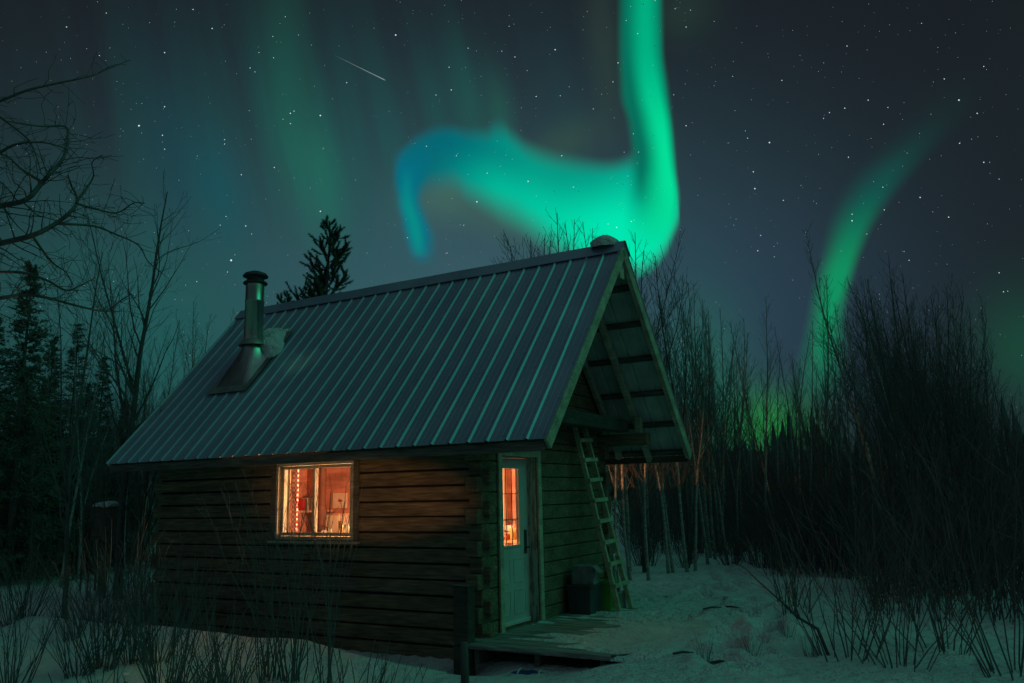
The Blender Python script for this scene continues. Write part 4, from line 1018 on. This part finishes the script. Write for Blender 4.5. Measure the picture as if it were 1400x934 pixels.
# the two trunks lit by the spot outside the rear window
for (px, lx, ly, lb, ty, k) in ((857, -.95, 6.0, 'aspen behind the cabin lit orange from outside the rear window', 372, 3), (835, -.98, 5.1, 'thin forked trunk with an orange lit top under the far eave', 420, 5)):
    v = ray(px, 690); o_ = Vector((0, 0, HC)); A = LW(0, ly); nrm_ = Vector((math.sin(YAW), math.cos(YAW), 0)); t = (A - o_).dot(nrm_) / v.dot(nrm_); p = o_ + v * t
    put(asp[k], p.x, p.y, 1.0 + k, top_scale(px, ty, math.hypot(p.x, p.y), 9.0), lb)
# the tall aspen against the green streak
put_tip(asp[1], 1102, 312, 19, 2.2, 'tallest slender bare aspen standing against the green light streak')
put_tip(asp[4], 1130, 376, 22, .7, 'bare aspen just behind the tallest one, ending lower in the green streak')
put_tip(asp[2], 1047, 405, 20, 4.2, 'bare aspen standing apart left of the green streak')
# the stand beyond the clearing
def stand(n, pxr, dr, tyr, protos, h, label, group, cat='tree', jit_=1.0):
    for k in range(n):
        px = rt.uniform(*pxr); d = rt.uniform(*dr); ty = tyr(px, d) + rt.gauss(0, 14) * jit_; p = at(px, 690, d); s = max(.35, top_scale(px, ty, d, h))
        put(rt.choice(protos), p.x, p.y, rt.uniform(0, 6.28), (s * .97, s * .97, s), label, cat, group)
stand(30, (872, 1010), (20, 34), lambda px, d: 385 + abs(px - 905) * .35 + (d - 20) * 2.6, asp, 9.0, 'slender bare aspen in the crowded stand beyond the clearing', 'aspens in the stand beyond the clearing')
stand(34, (1000, 1180), (19, 36), lambda px, d: 425 + (d - 19) * 3.4, asp + thin, 9.0, 'bare tree in the thick stand below the green streak', 'bare trees below the green streak')
stand(25, (1150, 1400), (14, 30), lambda px, d: 372 + abs(px - 1275) ** 1.25 * .10 + (d - 14) * 2.2, asp + bushy[:2], 8.6, 'bare dark tree in the dense thicket toward the right edge', 'bare trees in the thicket on the right')
stand(8, (1205, 1350), (14, 20), lambda px, d: 355 + abs(px - 1270) * .5, bushy, 7.0, 'many stemmed bare tree making the tall dark mound on the right', 'tall many stemmed trees on the right')
stand(40, (865, 1420), (34, 60), lambda px, d: 500 - (d - 34) * .2, asp, 9.0, 'distant bare tree deep in the forest behind the clearing', 'distant bare trees behind the clearing')
stand(26, (990, 1420), (16, 30), lambda px, d: 560 + rt.uniform(-30, 40), thin + wil[:1], 6.0, 'short thin sapling filling the gaps in the thicket on the right', 'saplings in the thicket on the right')
# treetops behind the ridge
for px, ty, d in ((745, 320, 17), (762, 292, 18), (773, 306, 17), (785, 300, 18.5), (797, 303, 18), (810, 312, 19), (726, 330, 18), (754, 316, 19), (830, 320, 17.5), (868, 318, 17), (880, 342, 18), (896, 350, 19), (735, 336, 19)):
    put_tip(rt.choice(bushy + asp[:3]), px, ty, d, rt.uniform(0, 6), 'bare treetop showing above the roof ridge beside the peak', 'bare treetops above the roof ridge')
# left of the cabin
mid = make_tree('bare_birch', 512, 9.0, .085, first=.28, nb=30, blen=.36, bang=.62, trop=.11, depth=2, dens=2.6, fork=2, bark='bark', bend=.13)
put_tip(mid, 228, 262, 15.5, 1.2, 'broad bare birch with arching limbs left behind the rear end of the roof')
m2_ = make_tree('bare_birch', 533, 8.0, .05, first=.2, nb=30, blen=.32, bang=.6, trop=.12, depth=2, dens=2.6, fork=1, bark='bark', bend=.13)
put_tip(m2_, 140, 345, 14.5, .4, 'thin bare birch left of the broad one, half lost in the conifers')
stand(30, (60, 330), (17, 30), lambda px, d: 400 + (d - 17) * 5 + abs(px - 230) * .15, asp + thin[:2], 9.0, 'bare tree in the dim background left behind the cabin', 'bare trees left behind the cabin')
stand(14, (-40, 260), (14, 26), lambda px, d: 500 + (d - 14) * 3, bushy + thin, 7.0, 'dark leafless brush tree low in the left background', 'low bare trees in the left background')
stand(22, (-60, 320), (24, 46), lambda px, d: 520, asp, 9.0, 'far bare tree in the forest beyond the left snow field', 'far bare trees on the left')

# twisted tree whose limbs reach in from the left edge
big = bpy.data.objects.new('twisted_tree', None); COL.objects.link(big); rg = random.Random(91); DT = 7.4
base = at(-150, 700, DT); base.z = ground_z(base.x, base.y) - .1; big.location = base
def P3(px, py, dd=0.0): return at(px, py, DT + dd) - base
tm = MB(); tp = [Vector((0, 0, 0)), P3(-148, 700) * .5, P3(-146, 560), P3(-140, 440), P3(-130, 330), P3(-118, 220), P3(-110, 100), P3(-90, -60)]; tp[1] = Vector((0, 0, tp[2].z * .5))
tm.tube(tp, [.17, .15, .13, .12, .11, .09, .06, .03], 10); tm.build('trunk', MT['bark'], big, smooth=True)
cm = MB()
def limb(pts, r0, dens=4.5, ratio=.30, dz=.5, depth=3):
    q = [P3(x, y, rg.uniform(-dz, dz) * .4 + dz * .5 * math.sin(i)) for i, (x, y) in enumerate(pts)]
    # smooth the way-points
    fine_ = []
    for i in range(len(q) - 1):
        a_, b_, c_, d_ = q[max(i - 1, 0)], q[i], q[i + 1], q[min(i + 2, len(q) - 1)]
        for k in range(4):
            t = k / 4; fine_.append(.5 * ((2 * b_) + (c_ - a_) * t + (2 * a_ - 5 * b_ + 4 * c_ - d_) * t * t + (3 * b_ - a_ - 3 * c_ + d_) * t ** 3))
    fine_.append(q[-1]); m = len(fine_); cm.tube(fine_, [max(.0045, r0 * (1 - .82 * i / (m - 1))) for i in range(m)], 6, cap=False)
    spray(cm, rg, fine_, r0 * .62, depth, dens, ratio, 1.0, .30, .0, .0032, .1)
limb([(-140, 360), (-60, 300), (0, 282), (36, 273), (58, 249), (69, 237), (87, 215), (93, 189), (89, 173), (58, 173), (10, 166)], .027, 15, .18)
limb([(-144, 420), (-60, 350), (0, 333), (44, 322), (76, 306), (98, 288), (106, 273), (98, 255), (93, 240)], .030, 15, .2)
limb([(76, 306), (127, 309), (157, 320), (189, 335), (202, 357), (222, 374)], .012, 13, .22)
limb([(104, 278), (131, 286), (160, 291), (182, 278), (197, 278)], .012, 15, .26)
limb([(-115, 190), (-40, 150), (0, 138), (36, 124), (73, 115), (120, 105), (146, 95), (178, 82)], .018, 8, .16, .5, 2)
limb([(-112, 130), (-50, 130), (29, 182), (47, 207), (56, 237)], .016, 9, .2)
limb([(-142, 470), (-60, 420), (5, 407), (31, 404), (59, 406), (97, 416), (130, 424), (146, 425), (165, 411), (180, 402)], .019, 13, .2)
limb([(-142, 430), (-50, 380), (20, 372), (61, 382), (90, 397), (110, 390), (130, 380)], .017, 13, .2)
limb([(106, 273), (120, 255), (128, 240), (126, 222), (140, 212)], .010, 12, .26)
limb([(58, 249), (30, 232), (10, 214), (-20, 205)], .014, 10, .26)
limb([(-130, 320), (-60, 240), (-10, 215), (20, 198), (60, 195), (95, 205)], .02, 14, .22)
limb([(44, 322), (60, 345), (75, 362), (90, 372), (100, 390)], .012, 11, .26)
cm.build('crown', MT['twig'], big)
tag(big, 'twisted bare tree whose crooked limbs reach in from the left edge', 'tree')

# conifers
def needle_tuft(mb, rg, c, d, L, n, ln, w=.004):
    for k in range(n):
        t = rg.random(); p = c + d * (L * t); q = side_dir(rg, d, rg.uniform(.5, 1.1)); e = p + q * ln * rg.uniform(.7, 1.1); s_ = q.orthogonal().normalized() * w; b = len(mb.v)
        mb.v += [p - s_, p + s_, e]; mb.f.append((b, b + 1, b + 2))
def make_pine(seed, h, vis, name='pine_tree'):
    rg = random.Random(seed); root = bpy.data.objects.new(name, None); COL.objects.link(root); tm = MB(); cm = MB()
    pts = wander(rg, Vector((0, 0, -.1)), Vector((.01, 0, 1)), h, 12, .012, .02); tm.tube(pts, [.10 * (1 - .93 * i / 12) + .004 for i in range(13)], 8)
    z = h * .55
    while z < h - .02:
        t = z / h; p, d = along(pts, t); R_ = min((h - z) * .34 + .10, .68); n = 4
        for k in range(n):
            an = rg.uniform(0, 2 * PI); dd = Vector((math.cos(an), math.sin(an), .55)).normalized(); sp_ = wander(rg, p, dd, R_ * rg.uniform(.7, 1.25), 6, .06, .14)
            tm.tube(sp_, [.012 * (1 - .6 * i / 6) for i in range(7)], 4, cap=False); L = sum((sp_[i + 1] - sp_[i]).length for i in range(6))
            for i in range(max(2, int(L / .085))):
                pp_, d_ = along(sp_, .25 + .75 * (i + 1) / max(2, int(L / .085)) if L > .15 else .9); needle_tuft(cm, rg, pp_ - d_ * .08, (d_ + Vector((0, 0, .3))).normalized(), .15, 70, .062, .007)
                if rg.random() < .75:
                    sd__ = side_dir(rg, d_, .9); sd__.z = abs(sd__.z) * .8; q = wander(rg, pp_, sd__, min(.45, L * .3) + .06, 3, .05, .12); tm.tube(q, [.006, .005, .004, .004], 3, cap=False)
                    for jj in (1, 2, 3): needle_tuft(cm, rg, q[jj] - (q[jj] - q[jj - 1]) * .6, (q[jj] - q[jj - 1]).normalized(), .13, 56, .062, .007)
        z += rg.uniform(.14, .22)
    needle_tuft(cm, rg, pts[-1] - Vector((0, 0, .1)), Vector((0, 0, 1)), .14, 60, .055)
    tm.build('trunk', MT['bark'], root, smooth=True); cm.build('crown', MT['needles'], root); return root
pn = make_pine(31, 7.2, 0); put_tip(pn, 447, 300, 17.5, .6, 'dark pine with upturned branch tips rising behind the roof ridge')
pn2 = make_pine(37, 6.0, 0); put_tip(pn2, 394, 404, 17.0, .6, 'small pine tip just showing over the ridge left of the tall pine')
def make_spruce(seed, h, w_=.24, name='spruce_tree'):
    rg = random.Random(seed); root = bpy.data.objects.new(name, None); COL.objects.link(root); tm = MB(); cm = MB()
    pts = wander(rg, Vector((0, 0, -.1)), Vector((0, 0, 1)), h, 10, .01, .02); tm.tube(pts, [.09 * (1 - .95 * i / 10) + .004 for i in range(11)], 8)
    z = .35
    while z < h:
        p, d = along(pts, z / h); R_ = ((h - z) * w_ + .06) * rg.uniform(.7, 1.25)
        for k in range(3):
            an = rg.uniform(0, 2 * PI); sp_ = wander(rg, p, Vector((math.cos(an), math.sin(an), rg.uniform(-.35, .35))), R_ * rg.uniform(.45, 1.25), 5, .09, -.02 if z < h * .7 else .08)
            tm.tube(sp_, [.009 * (1 - .6 * i / 5) for i in range(6)], 3, cap=False); L = R_; m = max(2, int(L / .16))
            for i in range(m):
                pp_, d_ = along(sp_, .15 + .85 * i / m); needle_tuft(cm, rg, pp_, d_, .2, 10, .07, .012)
                for s_ in range(2):
                    q = side_dir(rg, d_, .9); q.z *= .4; needle_tuft(cm, rg, pp_, q.normalized(), min(.35, L * .3) + .05, 16, .07, .012)
        z += rg.uniform(.06, .11)
    tm.build('trunk', MT['bark'], root, smooth=True); cm.build('crown', MT['needles'], root); return root
spp = [make_spruce(41, 7.0, .25), make_spruce(43, 7.0, .22)]
for i, (px, ty, d, lb) in enumerate(((18, 350, 20.5, 'dense dark spruce cut by the left edge, tallest of the left conifers'), (86, 432, 23, 'dense dark spruce with a broad top, second from the left edge'), (52, 455, 26, 'dark spruce filling the gap between the two larger left conifers'), (130, 480, 25, 'lower dark spruce nearest the rear corner of the cabin'), (165, 545, 22, 'small dark spruce half hidden before the rear corner of the cabin'), (-30, 420, 22, 'dark spruce at the very left edge behind the tallest conifer'), (108, 520, 22, 'short dark spruce in front of the left conifers'))):
    p = at(px, 690, d); put(spp[i % 2], p.x, p.y, i * 1.3, top_scale(px, ty, d, 7.0), lb)

for px, ty, d in ((-20, 560, 24), (25, 520, 25), (70, 540, 23), (95, 575, 26), (140, 560, 27), (10, 480, 28), (180, 590, 26), (-60, 470, 25)):
    p = at(px, 690, d); put(spp[int(d) % 2], p.x, p.y, d, top_scale(px, ty, d, 7.0), 'dark young spruce packed among the conifers at the left', 'tree', 'young spruces among the left conifers')
# shrubs
def shr(px, d, h, seed, label, group=None, stems=22, spread=.5, r0=.010, depth=2, dens=3.0, s=1):
    o = make_shrub('willow_shrub', seed, h, stems, spread, r0, depth, dens); p = at(px, 800, d); return place(o, p.x, p.y, 0, s, label, 'shrub', group)
shr(1150, 8.9, 2.0, 601, 'fan of willow stems spreading over the right snow, nearest the clearing', stems=20, spread=.8, r0=.008, dens=4.2)
shr(1215, 8.6, 1.9, 602, 'thick willow shrub in the middle of the right foreground brush', stems=20, spread=.7, r0=.007, dens=4.2)
shr(1285, 9.4, 2.3, 603, 'dark willow shrub farther right in the foreground brush', stems=18, spread=.6, r0=.007, dens=4.2)
shr(1370, 8.6, 2.6, 604, 'tall dark willow shrub at the right edge', stems=16, spread=.6, r0=.008, dens=4.2)
shr(1080, 11.5, 1.3, 605, 'low scrub behind the willow fan at the right of the clearing', stems=20, spread=.7)
# long crooked branch reaching over the snow
rg = random.Random(8); lb_ = bpy.data.objects.new('leaning_sapling', None); COL.objects.link(lb_); q0 = at(1135, 868, 9.0); q0.z = ground_z(q0.x, q0.y) - .1; lb_.location = q0
wp = [Vector((0, 0, 0))] + [at(x, y, dd) - q0 for x, y, dd in ((1118, 860, 9.1), (1092, 845, 9.2), (1065, 820, 9.3), (1040, 798, 9.4), (1020, 778, 9.5), (1004, 768, 9.6))]
m_ = MB(); m_.tube(wp, [.018, .016, .014, .011, .008, .006, .004], 6); m_.build('trunk', MT['bark'], lb_, smooth=True); m_ = MB(); spray(m_, rg, wp, .012, 2, 3.5, .26, .6, .1, .05, .003, .3)
wq = [wp[2]] + [at(x, y, 9.2) - q0 for x, y in ((1085, 820), (1082, 795), (1072, 770))]; m_.tube(wq, [.01, .008, .006, .004], 5); spray(m_, rg, wq, .008, 1, 4, .3, .6, .1, .05, .003)
m_.build('crown', MT['twig'], lb_); tag(lb_, 'bare sapling bent low over the snow toward the clearing', 'sapling')
shr(405, 8.8, 2.45, 611, 'bare shrub before the lit window, its twigs crossing the left pane', stems=16, spread=.16, r0=.008, dens=3.0, depth=1)
shr(452, 8.3, 2.1, 612, 'sparse bare shrub whose twigs rise before the right window pane', stems=7, spread=.18, r0=.007, dens=4, depth=1)
shr(372, 9.0, 2.3, 613, 'bare shrub standing left of the window casing', stems=12, spread=.2, r0=.008, depth=1)
fg = [(165, 6.2, 1.1), (230, 5.8, 1.0), (290, 5.6, 1.0), (345, 5.9, 1.02), (400, 5.7, .98), (455, 5.9, 1.0), (500, 6.1, .85), (320, 6.6, 1.1), (255, 6.7, 1.1)]
shp = [make_shrub('willow_shoots', 620 + i, 1.0, 24, .40, .0085, 1, 4) for i in range(3)]
for i, (px, d, h) in enumerate(fg):
    p = at(px, 900, d); put(shp[i % 3], p.x, p.y, i * 1.7, h, 'bare willow shoots sticking out of the bottom left foreground snow', 'shrub', 'willow shoots in the bottom left snow')
for i in range(14):
    px, d = rt.uniform(-20, 330), rt.uniform(8.5, 15); p = at(px, 780, d)
    put(wil[i % 4], p.x, p.y, i * 1.1, rt.uniform(.45, .8), 'bare willow clump on the dim snow left of the cabin', 'shrub', 'willow clumps left of the cabin')
for i in range(30):
    px = rt.uniform(865, 1080) if i < 17 else rt.uniform(1060, 1400); d = rt.uniform(17.5, 27); p = at(px, 760, d)
    put(wil[i % 4], p.x, p.y, i * 1.1, rt.uniform(.4, .8), 'low bare brush under the aspens at the back of the clearing', 'shrub', 'brush at the back of the clearing')
for i, (px, py) in enumerate(((1078, 880), (1062, 870), (1110, 900), (1030, 905), (965, 915))):
    p = onz(px, py, -.05); put(shp[i % 3], p.x, p.y, i * 2.1, (.28, .28, .34), 'dry weed stalks poking through the right foreground snow', 'weeds', 'dry weed stalks in the right foreground')

# undergrowth: a tangle of stems nobody could count
mb = MB(); ru = random.Random(14)
def tangle(n, pxr, dr, hr, twigs=2):
    for k in range(n):
        d = math.sqrt(ru.uniform(dr[0] ** 2, dr[1] ** 2)); p = at(ru.uniform(*pxr), 690, d); l_ = INV @ p
        if l_.x < 1.6 and l_.y < 4.2 and l_.x > -6.6: continue
        p.z = ground_z(p.x, p.y) - .05; h = ru.uniform(*hr); dd = Vector((ru.gauss(0, .22), ru.gauss(0, .22), 1)); st = wander(ru, p, dd, h, 4, .09); r_ = ru.uniform(.005, .010)
        mb.tube(st, [r_, r_ * .85, r_ * .65, r_ * .45, .003], 3, cap=False)
        for q in range(twigs):
            pp, d_ = along(st, ru.uniform(.25, .95)); mb.tube(wander(ru, pp, side_dir(ru, d_, .6), h * ru.uniform(.18, .4), 2, .12, .1), [r_ * .5, .004, .003], 3, cap=False)
tangle(5200, (850, 1460), (21, 36), (.8, 2.6), 3)
tangle(2600, (850, 1460), (36, 60), (1.5, 4.0), 2)
tangle(1500, (1170, 1480), (11, 21), (.7, 2.4), 3)
tangle(700, (1040, 1180), (16, 21), (.6, 1.8), 3)
tangle(2600, (-80, 330), (20, 48), (.8, 3.0), 2)
tag(mb.build('undergrowth', MT['twig']), 'tangled bare undergrowth between the trees at the edge of the clearing', 'undergrowth', kind='stuff')

# small snow-capped box on the left, and a few sticks on the snow
p = at(141, 760, 16.0); bz = ground_z(p.x, p.y)
fb = thing('feed_box', 'small dark wooden box with a snow cap left of the cabin', 'box', (p.x, p.y, bz), rz=.2); tz = at(141, 694, 16.0).z - bz
m_ = MB(); m_.box(-.17, .17, -.15, .15, tz - .55, tz); m_.build('box_body', MT['dark_wood'], fb, bevel=.006); MB().box(-.045, .045, -.045, .045, -.1, tz - .552).build('post', MT['dark_wood'], fb)
MB().box(-.20, .20, -.18, .18, tz + .002, tz + .02).build('lid', MT['dark_wood'], fb)
so = solid_lump('snow_mound', 'cap of snow on the small wooden box left of the cabin', 'snow cap', (p.x, p.y, bz + tz + .02), .21, .18, .085, seed=5, cabin_=False, rz=.2)
for i, (px, py, L, an) in enumerate(((868, 868 + 30, .5, .1), (975, 845, .3, .5), (1000, 838, .25, -.6), (965, 905, .35, .1), (985, 903, .2, .0), (935, 900, .22, .2))):
    p = onz(px, py, -.02); gz = ground_z(p.x, p.y); o = MB().tube([Vector((-L / 2, 0, .012)), Vector((0, .02, .02)), Vector((L / 2, 0, .01))], [.012, .014, .008], 5).build('stick', MT['bark'], smooth=True)
    o.location = (p.x, p.y, gz + .005); o.rotation_euler = (0, 0, an); tag(o, 'dark stick lying on the trampled snow of the clearing', 'stick', 'sticks on the snow')
